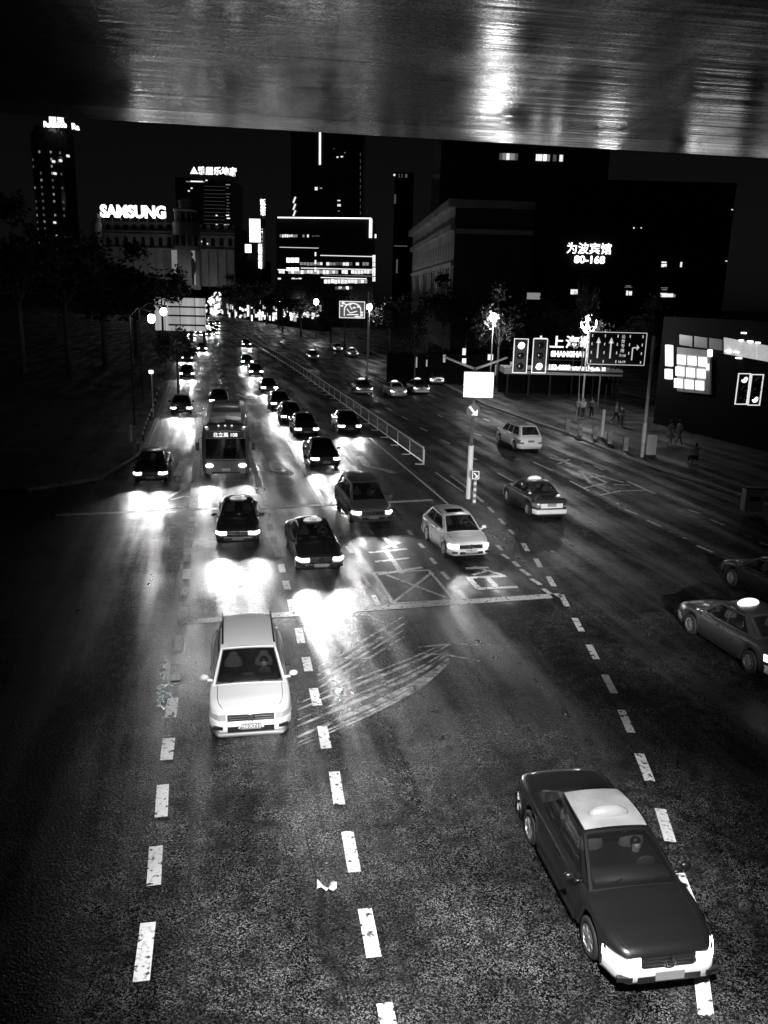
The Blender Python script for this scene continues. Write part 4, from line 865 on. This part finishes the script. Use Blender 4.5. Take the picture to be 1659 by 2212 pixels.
broken(648, 804, 566, 574, (WINF, WIND, WINL, WIND), 22); win(r, Y, 650, 580, 804, 581.5, WINL, 'lit_band'); broken(602, 806, 583, 592, (WINL, SIGNW, WINL, SIGND), 30)
win(r, Y, 600, 581.5, 622, 584, SIGNW, 'lit_band'); win(r, Y, 700, 594.5, 806, 596, WIND, 'lit_band'); win(r, Y, 693, 600, 792, 601.5, SIGNB, 'lit_band'); broken(700, 794, 603, 613, (WINL, WINL, SIGND, SIGNW), 13); broken(600, 652, 600, 604, (SIGNB, WINL, WINL), 7); broken(716, 762, 618, 626, (SIGNW, WINF, WINL), 6)
for y0, y1 in ((551, 566), (567, 576), (578, 596), (598, 608)):
    win(r, Y, 805, y0, 807, y1, SIGNW, 'corner_neon'); win(r, Y, 808.5, y0, 810.5, y1, SIGNW, 'corner_neon')
for y0 in (545, 562, 578): win(r, Y, 680, y0, 683, y0+8, SIGNW, 'sign_panel')
# F skyscraper
Y = 520; r, q, tz = building('skyscraper', 630, 780, 150, Y, 45, CURT, 'huge dark skyscraper behind the lit department building with one white vertical light line', 'skyscraper')
m = MB(); a, b = fx(r, Y, 691.5, 255), fx(r, Y, 691.5, 356); MB().box((a.x, -.5, (a.z+b.z)/2), (1.1, .6, a.z-b.z)).build('light_line', SIGNW, r)
for x0, y0, x1, y1, m_ in [(680, 404, 686, 411, WINL), (691, 405, 696, 408, WIND), (727, 338, 731, 341, WINL), (736, 337, 741, 340, WINL), (729, 432, 735, 434.5, WINL), (729, 441, 736, 446, WINL), (744, 329, 746, 331, WIND), (730, 455, 733, 457, WIND), (720, 320, 723, 322, WINF)]: win(r, Y, x0, y0, x1, y1, m_)
for y in (432, 447, 461): 
    a = fx(r, Y, 636, y); MB().box((a.x, -.5, a.z), (.9, .5, 3.6), Matrix.Rotation(R(22), 3, 'Y')).build('light_fin', WINL, r)
for k in range(10): win(r, Y, 778, 330+k*14, 779, 338+k*14, WINF, 'light_line')
# G slim block
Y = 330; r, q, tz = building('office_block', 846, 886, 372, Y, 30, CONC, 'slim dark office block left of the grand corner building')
for x0, y0, x1, y1, m_ in [(850, 376, 854, 380, WINL), (861, 376, 863, 384, WINF), (867, 376, 869, 384, WINF), (875, 376, 880, 384, WINF), (852, 420, 855, 440, WINF), (851, 530, 880, 533, WINF), (856, 560, 859, 590, WINF)]: win(r, Y, x0, y0, x1, y1, m_)
a = fx(r, Y, 840, 540); 
# H grand corner building, the lit side runs along the street
YA, YB = 170, 250; p0 = at(976, 660, YA); p1 = at(889, 660, YB); zt = at(976, 428, YA).z
r = empty('corner_building', (p0.x, p0.y, 0), label='grand dark corner building with floodlit cornices along its street side', cat='building')
e = Vector((p1.x-p0.x, p1.y-p0.y, 0)); L_ = e.length; FR = Vector((36, 2, 0))
MB().prism([(0, 0), FR[:2], (FR+e)[:2], e[:2]], 0, zt).build('wall', mat('shaded_stone', .05, .8, var=.3, vscale=.2), r)  # unlit front: shade put into a darker stone colour
def hz(v, at_y=None): return zt*v
Z0 = Vector((0, 0, 0))
nrm = Vector((e.y, -e.x, 0)).normalized()
if nrm.x > 0: nrm = -nrm
def side_box(u0, u1, z0, z1, d, nm, m_):
    ed_ = e.normalized(); a = ed_*u0; b_ = ed_*u1; MBx = MB(); MBx.prism([(a+nrm*d)[:2], a[:2], b_[:2], (b_+nrm*d)[:2]], z0, z1); return MBx.build(nm, m_, r)
side_box(0, L_, 0, zt, .04, 'street_facade', FS)
for z, h, d in ((zt-1.6, 1.5, 1.4), (zt-5.8, 1.1, .9), (zt-12.5, .8, .6), (zt-20.5, .9, .8)): side_box(-.5, L_+.5, z, z+h, d, 'cornice', FS)
for k in range(20):
    u = 1.5+k*L_/20.; side_box(u, u+.7, zt-20, zt-12.6, .35, 'pilaster', FS); side_box(u+1.2, u+2.9, zt-11, zt-7.5, .05, 'window', DARK); side_box(u+1.2, u+2.9, zt-18.5, zt-13.8, .05, 'window', DARK); 
    if k < 16: side_box(u, u+.6, zt-27, zt-20.6, .3, 'pilaster', FS)
m = MB(); m.box((18, .4, zt-1), (36.6, 1.2, 1.4), Matrix.Rotation(math.atan2(2, 36), 3, 'Z')); m.build('cornice', FS, r); m = MB(); m.box((18, .6, zt-6), (36.6, .8, .9), Matrix.Rotation(math.atan2(2, 36), 3, 'Z')); m.build('cornice', FS, r)
for k in range(5):
    c_ = e*(.08+.2*k)+nrm*9; lamp('SPOT', 'facade_floodlight', (c_.x, c_.y, 9), 500, r, aim=tuple(e*(.08+.2*k)+Vector((0, 0, zt-2))), size=R(100), rad=.4)
lamp('SPOT', 'facade_floodlight', (15, -22, 12), 4, r, aim=(15, 0, zt), size=R(90), rad=.4)
# I dark tower with upper lit windows
Y = 240; r, q, tz = building('office_tower', 940, 1290, 200, Y, 50, CURT, 'vast dark tower behind the corner building with one row of lit windows near the bridge', 'tower')
for x0, m_ in ((1079, WINF), (1086, WIND), (1094, WINL), (1099, WIND), (1105, WIND), (1112, WINF), (1158, WINL), (1165, WINL), (1174, SIGNW), (1181, WIND), (1195, WINF), (1209, WINL)): a, b = fx(r, Y, x0, 329+(x0-1079)*.03), 0; win(r, Y, x0, 331+(x0-1079)*.03, x0+6, 345+(x0-1079)*.03, m_, d=.5)
# J hotel block
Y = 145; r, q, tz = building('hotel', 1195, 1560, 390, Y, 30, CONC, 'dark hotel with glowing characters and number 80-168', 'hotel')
text('hotel_lettering', '为波宾馆', 1.88, SIGNB, r, face_M(fx(r, Y, 1271, 539)+Vector((0, -.5, 0))), .06, .015); text('hotel_lettering', '80-168', 1.62, SIGNB, r, face_M(fx(r, Y, 1272, 562)+Vector((0, -.5, 0))), .06, .045, sx=1.12)
for x0, y0, x1, y1, m_ in [(1233, 625, 1247, 636, WINL), (1353, 628, 1356, 638, WINL), (1359, 629, 1364, 638, WINL), (1352, 617, 1362, 618.5, WIND), (1349, 620, 1365, 621, WIND), (1429, 565, 1439, 568, WINL), (1429, 570, 1433, 577, WINL), (1434, 570, 1439, 576, WINL), (1470, 566, 1472, 577, WINL), (1427, 633, 1440, 642, WINL), (1442, 634, 1453, 642, WINL), (1455, 636, 1458, 642, WIND), (1428, 621, 1442, 622.5, WIND), (1430, 625, 1440, 626.5, WIND), (1368, 491, 1370, 494, WINL), (1384, 491, 1385.5, 493.5, WINL), (1139, 632, 1166, 647, WIND), (1580, 452, 1582.5, 454, WINL), (1567, 563, 1570, 565, WINL)]: win(r, Y, x0, y0, x1, y1, m_)
# K shop front on the right
YA, YB = 60, 76
pA = at(1720, 660, 56); pB = at(1437, 660, 70); e = pB-pA; e.z = 0; r = empty('shop_building', (pA.x, pA.y, 0), label='low shop building with curtained lit upper floor at the right edge', cat='shop')
zt = at(1437, 700, 70).z; nn = Vector((e.y, -e.x, 0)).normalized()*-1
if nn.y < 0: nn = -nn
MB().prism([(0, 0), e[:2], (e+nn*14)[:2], (nn*14)[:2]], 0, zt+.6).build('wall', CONC, r)
def ukw(px, py):     # point on the shop facade
    d = ray(px, py); n3 = Vector((e.y, -e.x, 0)); t = (pA-Vector((0, 0, CH))).dot(n3)/d.dot(n3); P_ = Vector((0, 0, CH))+d*t; return P_-Vector((pA.x, pA.y, 0))
def fquad(x0, y0, x1, y1, nm, m_, off=.1, lean=0):
    P_ = [ukw(x0, y1), ukw(x1, y1+lean*(x1-x0)), ukw(x1, y0+lean*(x1-x0)), ukw(x0, y0)]; f_ = [p-nn*off for p in P_]
    b_ = [p+nn*.02 for p in P_]; m = MB().add(f_+b_, [(0, 1, 2, 3), (7, 6, 5, 4), (0, 4, 5, 1), (1, 5, 6, 2), (2, 6, 7, 3), (3, 7, 4, 0)]); return m.build(nm, m_, r)
CURM = mat('lit_curtain', .5, .7, emit=.22, var=.8, vscale=1.3)
for k in range(4): fquad(1566+k*24, 729+k*4.6, 1588+k*24, 764+k*4.4, 'curtained_window', CURM, .1, .18)
for k in range(3): fquad(1470+k*32, 722+k*4, 1498+k*32, 745+k*4, 'dark_window', mat('dim_room', .05, .4, emit=.012), .1, .15)
for x, y, w_ in ((1572, 758, 11), (1590, 760, 9), (1602, 735, 5), (1620, 737, 8), (1638, 740, 5), (1607, 719, 6), (1595, 773, 8)): fquad(x, y-1.5, x+w_, y+1.5, 'ceiling_lamp', SIGNB, .25, .12)
zt_ = MATS
pA2 = ukw(1463, 842); bx2 = empty('window_display', (pA.x, pA.y, 0), label='grid of nine glowing white panels beside a lit vertical sign', cat='sign')
r_keep = r; r = bx2
fquad(1466, 750, 1538, 845, 'backing', mat('grey_frame'), .16, .1)
for i in range(3):
    for j in range(3):
        sk = -i*3.2; fquad(1468+j*23+sk, 766+i*25.5+j*2.4, 1485.5+j*23+sk, 786+i*25.5+j*2.4, 'lit_panel', SIGNW if i == 0 and j == 0 else mat('panel_white', .8, .4, emit=.62), .25, .1)
fquad(1444, 745, 1454, 790, 'vertical_lettering', SIGNB, .3, .1); fquad(1443, 797, 1453, 818, 'vertical_lettering', SIGNB, .3, .1); fquad(1536, 755, 1539, 770, 'side_lamp', SIGNB, .3); fquad(1533, 786, 1536, 800, 'side_lamp', SIGNW, .3)
r = r_keep
# L text billboard over a canopy
Y = 88; a, b = at(1090, 797, Y), at(1345, 811, Y); wd = b.x-a.x
r = empty('entrance_canopy', ((a.x+b.x)/2, Y, 0), label='long low canopy on posts carrying glowing letters behind the traffic lights', cat='canopy')
zc1, zc0 = at(1200, 797, Y).z, at(1200, 810, Y).z
MB().box((0, 2, (zc0+zc1)/2), (wd, 4, zc1-zc0)).build('roof_slab', mat('canopy_face', .35, .6, emit=.03), r)
for k in range(6): MB().tube([(-wd/2+.5+k*(wd-1)/5, 1, 0), (-wd/2+.5+k*(wd-1)/5, 1, zc0)], .12, 8).build('post', DSTEEL, r)
MB().box((0, 4.2, zc0/2), (wd, .2, zc0)).build('back_wall', CONC, r)
o_ = r.location
def sg_text(s, px, py, size, sx=1., m_=SIGNW, bold=.03): text('lettering', s, size, m_, r, face_M(at(px, py, Y-.2)-o_), .05, bold, sx=sx)
for px_, ch in ((1168, '中'), (1203, '上'), (1237, '海'), (1268, '歌')): sg_text(ch, px_, 741, 1.3, 1.15)
sg_text('SHANGHAI GEOL', 1246, 766, .74, .92, bold=.05); sg_text('152-0000 www.shgeo.cc', 1246, 795, .7, .86, bold=.04)
MB().box((0, .4, at(1200, 778, Y).z), (wd*.9, .1, .06)).build('sign_rail', DSTEEL, r); 
for x in (1185, 1240, 1300): p = at(x, 780, Y)-o_; MB().box((p.x, .4, (zc1+at(x, 735, Y).z)/2), (.07, .07, at(x, 735, Y).z-zc1)).build('sign_strut', DSTEEL, r)
# M bare billboard on the left
Y = 150; a, b = at(333, 642, Y), at(445, 716, Y); wd = b.x-a.x; hh = a.z-b.z
r = empty('billboard', ((a.x+b.x)/2, Y, 0), label='large pale blank billboard with three dark bars over the left carriageway', cat='billboard')
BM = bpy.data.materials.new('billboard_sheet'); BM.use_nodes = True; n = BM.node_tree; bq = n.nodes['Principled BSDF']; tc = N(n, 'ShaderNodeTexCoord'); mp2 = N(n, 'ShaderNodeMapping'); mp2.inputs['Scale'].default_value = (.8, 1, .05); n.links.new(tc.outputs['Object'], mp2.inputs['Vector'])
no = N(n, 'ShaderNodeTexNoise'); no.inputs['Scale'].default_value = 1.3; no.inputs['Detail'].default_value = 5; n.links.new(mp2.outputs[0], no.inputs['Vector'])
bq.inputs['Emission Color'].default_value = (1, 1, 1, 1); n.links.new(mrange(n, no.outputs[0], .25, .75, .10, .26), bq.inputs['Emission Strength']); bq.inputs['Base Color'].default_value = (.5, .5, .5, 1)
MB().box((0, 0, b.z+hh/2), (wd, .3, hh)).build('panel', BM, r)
for py in (663, 682, 702): p = at(400, py, Y); MB().box((wd*.14, -.5, p.z), (wd*.72, .3, .28)).build('bar', DARK, r)
for x in (-.45, .45): MB().tube([(x*wd, .4, 0), (x*wd, .4, b.z+hh*.9)], .25, 8).build('post', DSTEEL, r)
for x in (-.3, .0, .3): MB().box((x*wd, -.2, b.z+hh/2), (.07, .1, hh)).build('seam', DSTEEL, r)
# distant shop lights at the end of the street
rs = random.Random(11)
shops = empty('shop_row', (0, 0, 0), label='distant row of lit shop fronts at the end of the right carriageway', cat='shops')
pp = at(640, 690, 240); p2 = at(480, 672, 420)
MB().prism([at(480, 660, 421)[:2], at(700, 660, 251)[:2], at(715, 660, 262)[:2], at(490, 660, 440)[:2]], 0, 9).build('wall', CONC, shops)
def along(px, py):
    a_, b_ = at(480, 660, 420), at(700, 660, 250); d = ray(px, py); n3 = Vector((b_.y-a_.y, -(b_.x-a_.x), 0)); t = (a_-Vector((0, 0, CH))).dot(n3)/d.dot(n3); return Vector((0, 0, CH))+d*t
for k in range(85):
    px = rs.uniform(478, 695); py = rs.triangular(655, 694, 682); 
    p = along(px, py-0); s_ = rs.uniform(.5, 2.)
    if p.z < .5: continue
    MB().box(tuple(p), (rs.uniform(.35, 1.4), .6, rs.uniform(.5, 2.6)), Matrix.Rotation(-.65, 3, 'Z')).build('shop_light', (WINL, WIND, SIGND, SIGNW, WINL, SIGNB)[rs.randrange(6)], shops)
ns = empty('neon_block', (at(462, 660, 430).x, 430, 0), label='cluster of small neon shop signs where the street vanishes', cat='shops'); o_ = ns.location
MB().box((0, 2, 7), (22, 4, 14)).build('wall', CONC, ns)
for k in range(60):
    p = at(rs.triangular(440, 485, 462), rs.uniform(632, 690), 428)-o_
    if p.z > .5: MB().box(tuple(p), (rs.uniform(.6, 1.8), .5, rs.uniform(.5, 1.8)), Matrix.Rotation(rs.uniform(-.6, .6), 3, 'Y')).build('neon_sign', (SIGNW, SIGNB, WINL, SIGND)[rs.randrange(4)], ns)
# right side lit kiosks between the trees
kk = empty('street_kiosk', (at(1080, 660, 100).x, 100, 0), label='dim row of lit kiosks and door ways behind the light box', cat='kiosk'); o_ = kk.location
MB().box((-2, 1.5, 1.8), (22, 3, 3.6)).build('wall', CONC, kk)
for px, py, w_, h_, m_ in [(900, 783, 3, 22, WIND), (922, 785, 3, 14, WIND), (1003, 760, 7, 14, WINL), (1003, 780, 8, 10, SIGNW), (1060, 772, 11, 12, WINL), (1073, 800, 6, 22, WIND), (1082, 818, 4, 26, WIND), (1090, 850, 4, 16, WINL), (960, 775, 5, 16, WIND), (1105, 790, 5, 16, WIND), (1075, 868, 14, 10, WINF), (1140, 840, 14, 10, WINF), (1045, 870, 6, 4, SIGNW), (1200, 850, 18, 14, WINF)]:
    p = at(px, py, 99.5)-o_
    MB().box((p.x, -.2, p.z), (w_*99/F, .2, h_*99/F)).build('lit_opening', m_, kk)

# ------------------------------------------------------------ right pavement furniture
proto = None
for i, (x, y) in enumerate([(1225, 932), (1252, 940), (1284, 948), (1316, 958), (1350, 973)]):
    q = g(x, y, .14)
    if proto is None: proto = empty('stone_bollard'); MB().box((0, 0, .42), (.3, .26, .84)).build('shaft', mat('bollard_stone', .3, .8, var=.3), proto); MB().box((0, 0, .87), (.36, .32, .07)).build('cap', MATS['bollard_stone'], proto); b_ = proto
    else: b_ = copy_tree(proto)
    b_.location = q; tag(b_, 'square stone bollard on the right pavement, %s from the left' % ('first', 'second', 'third', 'fourth', 'fifth')[i], 'bollard', 'stone bollards on the right pavement')
q = g(1300, 946, .14); wp = empty('white_post', q, label='white reflective post between the bollards on the right pavement', cat='post'); MB().tube([(0, 0, .1), (0, 0, 2.1)], .11, 10).build('sleeve', WHITEB, wp); MB().tube([(0, 0, 2.1), (0, 0, 3.9)], .05, 8).build('pole', DSTEEL, wp)
q = g(1392, 985, .14); ub = empty('utility_box', q, label='pale utility box at the foot of the sign mast', cat='utility box'); MB().box((.35, 0, .75), (.62, .35, 1.3)).build('cabinet', mat('box_paint', .6, .5), ub); MB().box((.35, -.18, .75), (.5, .02, 1.1)).build('door', mat('box_door', .5, .5), ub); MB().box((.35, 0, .07), (.7, .42, .12)).build('base', DSTEEL, ub)
bn_ = g(1622, 1105, .14); lbx = empty('litter_bin', bn_, label='small pale kiosk box at the lower right pavement', cat='bin'); MB().box((0, 0, .6), (.9, .5, 1.1)).build('body', mat('box_paint'), lbx); MB().box((0, 0, 1.19), (1., .6, .06)).build('lid', DSTEEL, lbx); MB().box((0, -.26, .7), (.5, .02, .2)).build('slot', DARK, lbx)

# people
def person(px, py, ang, label, top=.5, legs=.05, pose='stand', h=1.7, cloth='t', seed=0):
    q = px if py is None else g(px, py, .14); r = empty('person', q, R(ang), label=label, cat='person', group='pedestrians on the right pavement' if py else 'drivers in the nearest cars'); k = h/1.7; rq = random.Random(seed)
    if pose == 'walk': la, ra = ((.09, -.2, .47), (.1, -.34, .06)), ((-.09, .12, .47), (-.1, .38, .1)); aL, aR = ((.21, .08, 1.12), (.23, -.02, .9)), ((-.21, -.1, 1.12), (-.22, -.25, .92))
    elif pose == 'sit': la, ra = ((.1, -.42, .5), (.1, -.45, .06)), ((-.1, -.42, .5), (-.1, -.48, .06)); aL, aR = ((.22, -.1, .8), (.15, -.35, .62)), ((-.22, -.1, .8), (-.15, -.35, .62))
    else: la, ra = ((.1, 0, .47), (.11, .02, .06)), ((-.1, -.02, .47), (-.13, 0, .06)); aL, aR = ((.23, 0, 1.12), (.22, -.12, .92)), ((-.23, .02, 1.12), (-.24, -.05, .88))
    dz = -.42 if pose == 'sit' else 0
    def sk(V_, E_, R_, nm, m_, par):
        me = bpy.data.meshes.new(nm); me.from_pydata([tuple(Vector(v)*k) for v in V_], E_, []); o = bpy.data.objects.new(nm, me); COL.objects.link(o); o.modifiers.new('k', 'SKIN')
        for i, rr_ in enumerate(R_): me.skin_vertices[0].data[i].radius = (rr_*k, rr_*k)
        me.skin_vertices[0].data[0].use_root = True; s_ = o.modifiers.new('s', 'SUBSURF'); s_.levels = s_.render_levels = 1
        dg = bpy.context.evaluated_depsgraph_get(); nm_ = bpy.data.meshes.new_from_object(o.evaluated_get(dg)); bpy.data.objects.remove(o)
        nm_.materials.clear(); nm_.materials.append(m_); ob = bpy.data.objects.new(nm, nm_); COL.objects.link(ob); ob.parent = par; return ob
    def up_(v): return (v[0], v[1], v[2]+dz)
    sh = [up_((0, 0, .95)), up_((0, 0, 1.15)), up_((0, 0, 1.4)), up_((0, 0, 1.5)), up_((0, -.02, 1.62)), up_((0, -.01, 1.7))]
    V_ = sh+[up_((.19, 0, 1.4)), up_(aL[0]) if pose != 'sit' else aL[0], up_(aL[1]) if pose != 'sit' else aL[1], up_((-.19, 0, 1.4)), up_(aR[0]) if pose != 'sit' else aR[0], up_(aR[1]) if pose != 'sit' else aR[1], up_((.09, 0, .9)), la[0], la[1], up_((-.09, 0, .9)), ra[0], ra[1], (la[1][0], la[1][1]-.14, .04), (ra[1][0], ra[1][1]-.14, .04)]
    E_ = [(0, 1), (1, 2), (2, 3), (3, 4), (4, 5), (2, 6), (6, 7), (7, 8), (2, 9), (9, 10), (10, 11), (0, 12), (12, 13), (13, 14), (0, 15), (15, 16), (16, 17), (14, 18), (17, 19)]
    bd = sk(V_, E_, [.13, .12, .13, .05, .095, .08, .06, .042, .035, .06, .042, .035, .085, .055, .04, .085, .055, .04, .035, .035], 'body', SKIN, r)
    sk([V_[0], V_[1], V_[2], V_[6], V_[7], V_[9], V_[10]], [(0, 1), (1, 2), (2, 3), (3, 4), (2, 5), (5, 6)], [.155, .145, .15, .085, .062, .085, .062], 'shirt', mat('cloth_%02d' % int(top*100), top, .8), r)
    lo_ = [V_[0], V_[12], V_[13], tuple(Vector(V_[14])+Vector((0, 0, .06))), V_[15], V_[16], tuple(Vector(V_[17])+Vector((0, 0, .06)))]
    if cloth == 'skirt': m = MB(); m.tube([tuple(Vector(V_[0])*k), (0, 0, .55*k)], .16*k, 12, .27*k); m.build('skirt', mat('cloth_%02d' % int(legs*100), legs, .8), r, True)
    else: sk(lo_, [(0, 1), (1, 2), (2, 3), (0, 4), (4, 5), (5, 6)], [.145, .11, .075, .06, .11, .075, .06], 'trousers', mat('cloth_%02d' % int(legs*100), legs, .8), r)
    hd_ = Vector(V_[4]); m = MB(); m.ball(tuple((hd_+Vector((0, .055, .06)))*k), (.1*k, .095*k, .1*k)); m.build('hair', DARK, r, True)
    return r
person(1258, 905, 20, 'person in white shirt standing beside the pale crooked trunk', .7, .04)
person(1247, 903, -30, 'person half hidden by the pale crooked trunk', .4, .05, seed=1)
person(1277, 903, 150, 'person in dark clothes right of the one in white', .15, .03)
person(1329, 915, 60, 'person with pale bag walking near the white post', .35, .03, 'walk')
person(1341, 922, 200, 'person in dark jacket left of the sign mast', .1, .12)
person(1446, 962, 120, 'person in long pale coat walking, left of a pair', .45, .4, 'walk', cloth='skirt')
person(1465, 960, 110, 'person in white shirt and pale trousers walking, right of a pair', .6, .5, 'walk')
sp = g(1500, 1003, .14); person(1500, 1003, 200, 'person sitting low on the dark right pavement', .55, .05, 'sit')
st_ = empty('stool', sp, label='low stool under the sitting person', cat='stool'); MB().box((0, 0, .36), (.36, .36, .06)).build('seat', DSTEEL, st_)
for sx_ in (-.14, .14):
    for sy_ in (-.14, .14): MB().tube([(sx_, sy_, 0), (sx_, sy_, .34)], .02, 5).build('leg', DSTEEL, st_)

# ------------------------------------------------------------ lamps on the bridge that light the near crossing, plus added unseen fills
def bridge_lamp(x, y, z, aim, e_, size, lb, rad=.25):
    r = empty('floodlight', (x, y, z), label=lb, cat='floodlight', group='floodlights under the bridge'); MB().box((0, 0, .12), (.4, .3, .16)).build('housing', DSTEEL, r); MB().tube([(0, 0, .15), (0, 0, 12.7-z)], .03, 6).build('stem', DSTEEL, r)
    lamp('SPOT', 'flood_beam', (0, 0, 0), e_, r, aim=tuple(Vector(aim)-Vector((x, y, z))), size=R(size), blend=.85, rad=rad)
bridge_lamp(1.5, 3, 12, (1.2, 11.5, 0), 17000, 50, 'floodlight hanging under the bridge above the near lanes')
bridge_lamp(-2.5, 2.5, 12, (-2.6, 17.5, .5), 9000, 26, 'floodlight hanging under the bridge above the white SUV')
bridge_lamp(6.5, -2.5, 8.4, (8.6, 40, .5), 46000, 22, 'floodlight hanging under the bridge aimed up the right carriageway')  # added fill brightening car rears and the median pole
bridge_lamp(1.5, -2, 8.8, (-.8, 33, .3), 13000, 34, 'floodlight low under the bridge aimed along the oncoming queue')  # added fill brightening lane dashes and oncoming car fronts
for car_, kd_, h_, lb_, tone in ((N1, 'suv', 1.7, 'driver behind the windscreen of the white SUV', .5), (N2, 'sedan', 1.5, 'driver of the dark taxi near the stop line', .4), (N3, 'mpv', 1.68, 'driver of the grey minivan with bright headlights', .4), (N4, 'hatch', 1.52, 'driver of the white hatchback by the median pole', .3), (N5, 'sedan', 1.5, 'driver of the taxi at the lower right corner', .7)):
    Kd = KIND[kd_]; ml = Matrix.Rotation(car_.rotation_euler.z, 3, 'Z') @ Vector((.36, Kd['g'][1]-.02-Kd['L']/2, .02))
    person(car_.location+ml, None, math.degrees(car_.rotation_euler.z), lb_, tone, .05, 'sit', h_)
bridge_lamp(9.5, -2, 8.2, (9.8, 22, .4), 2600, 22, 'floodlight under the bridge aimed at the cars by the right edge')  # added fill brightening the taxi at the right edge
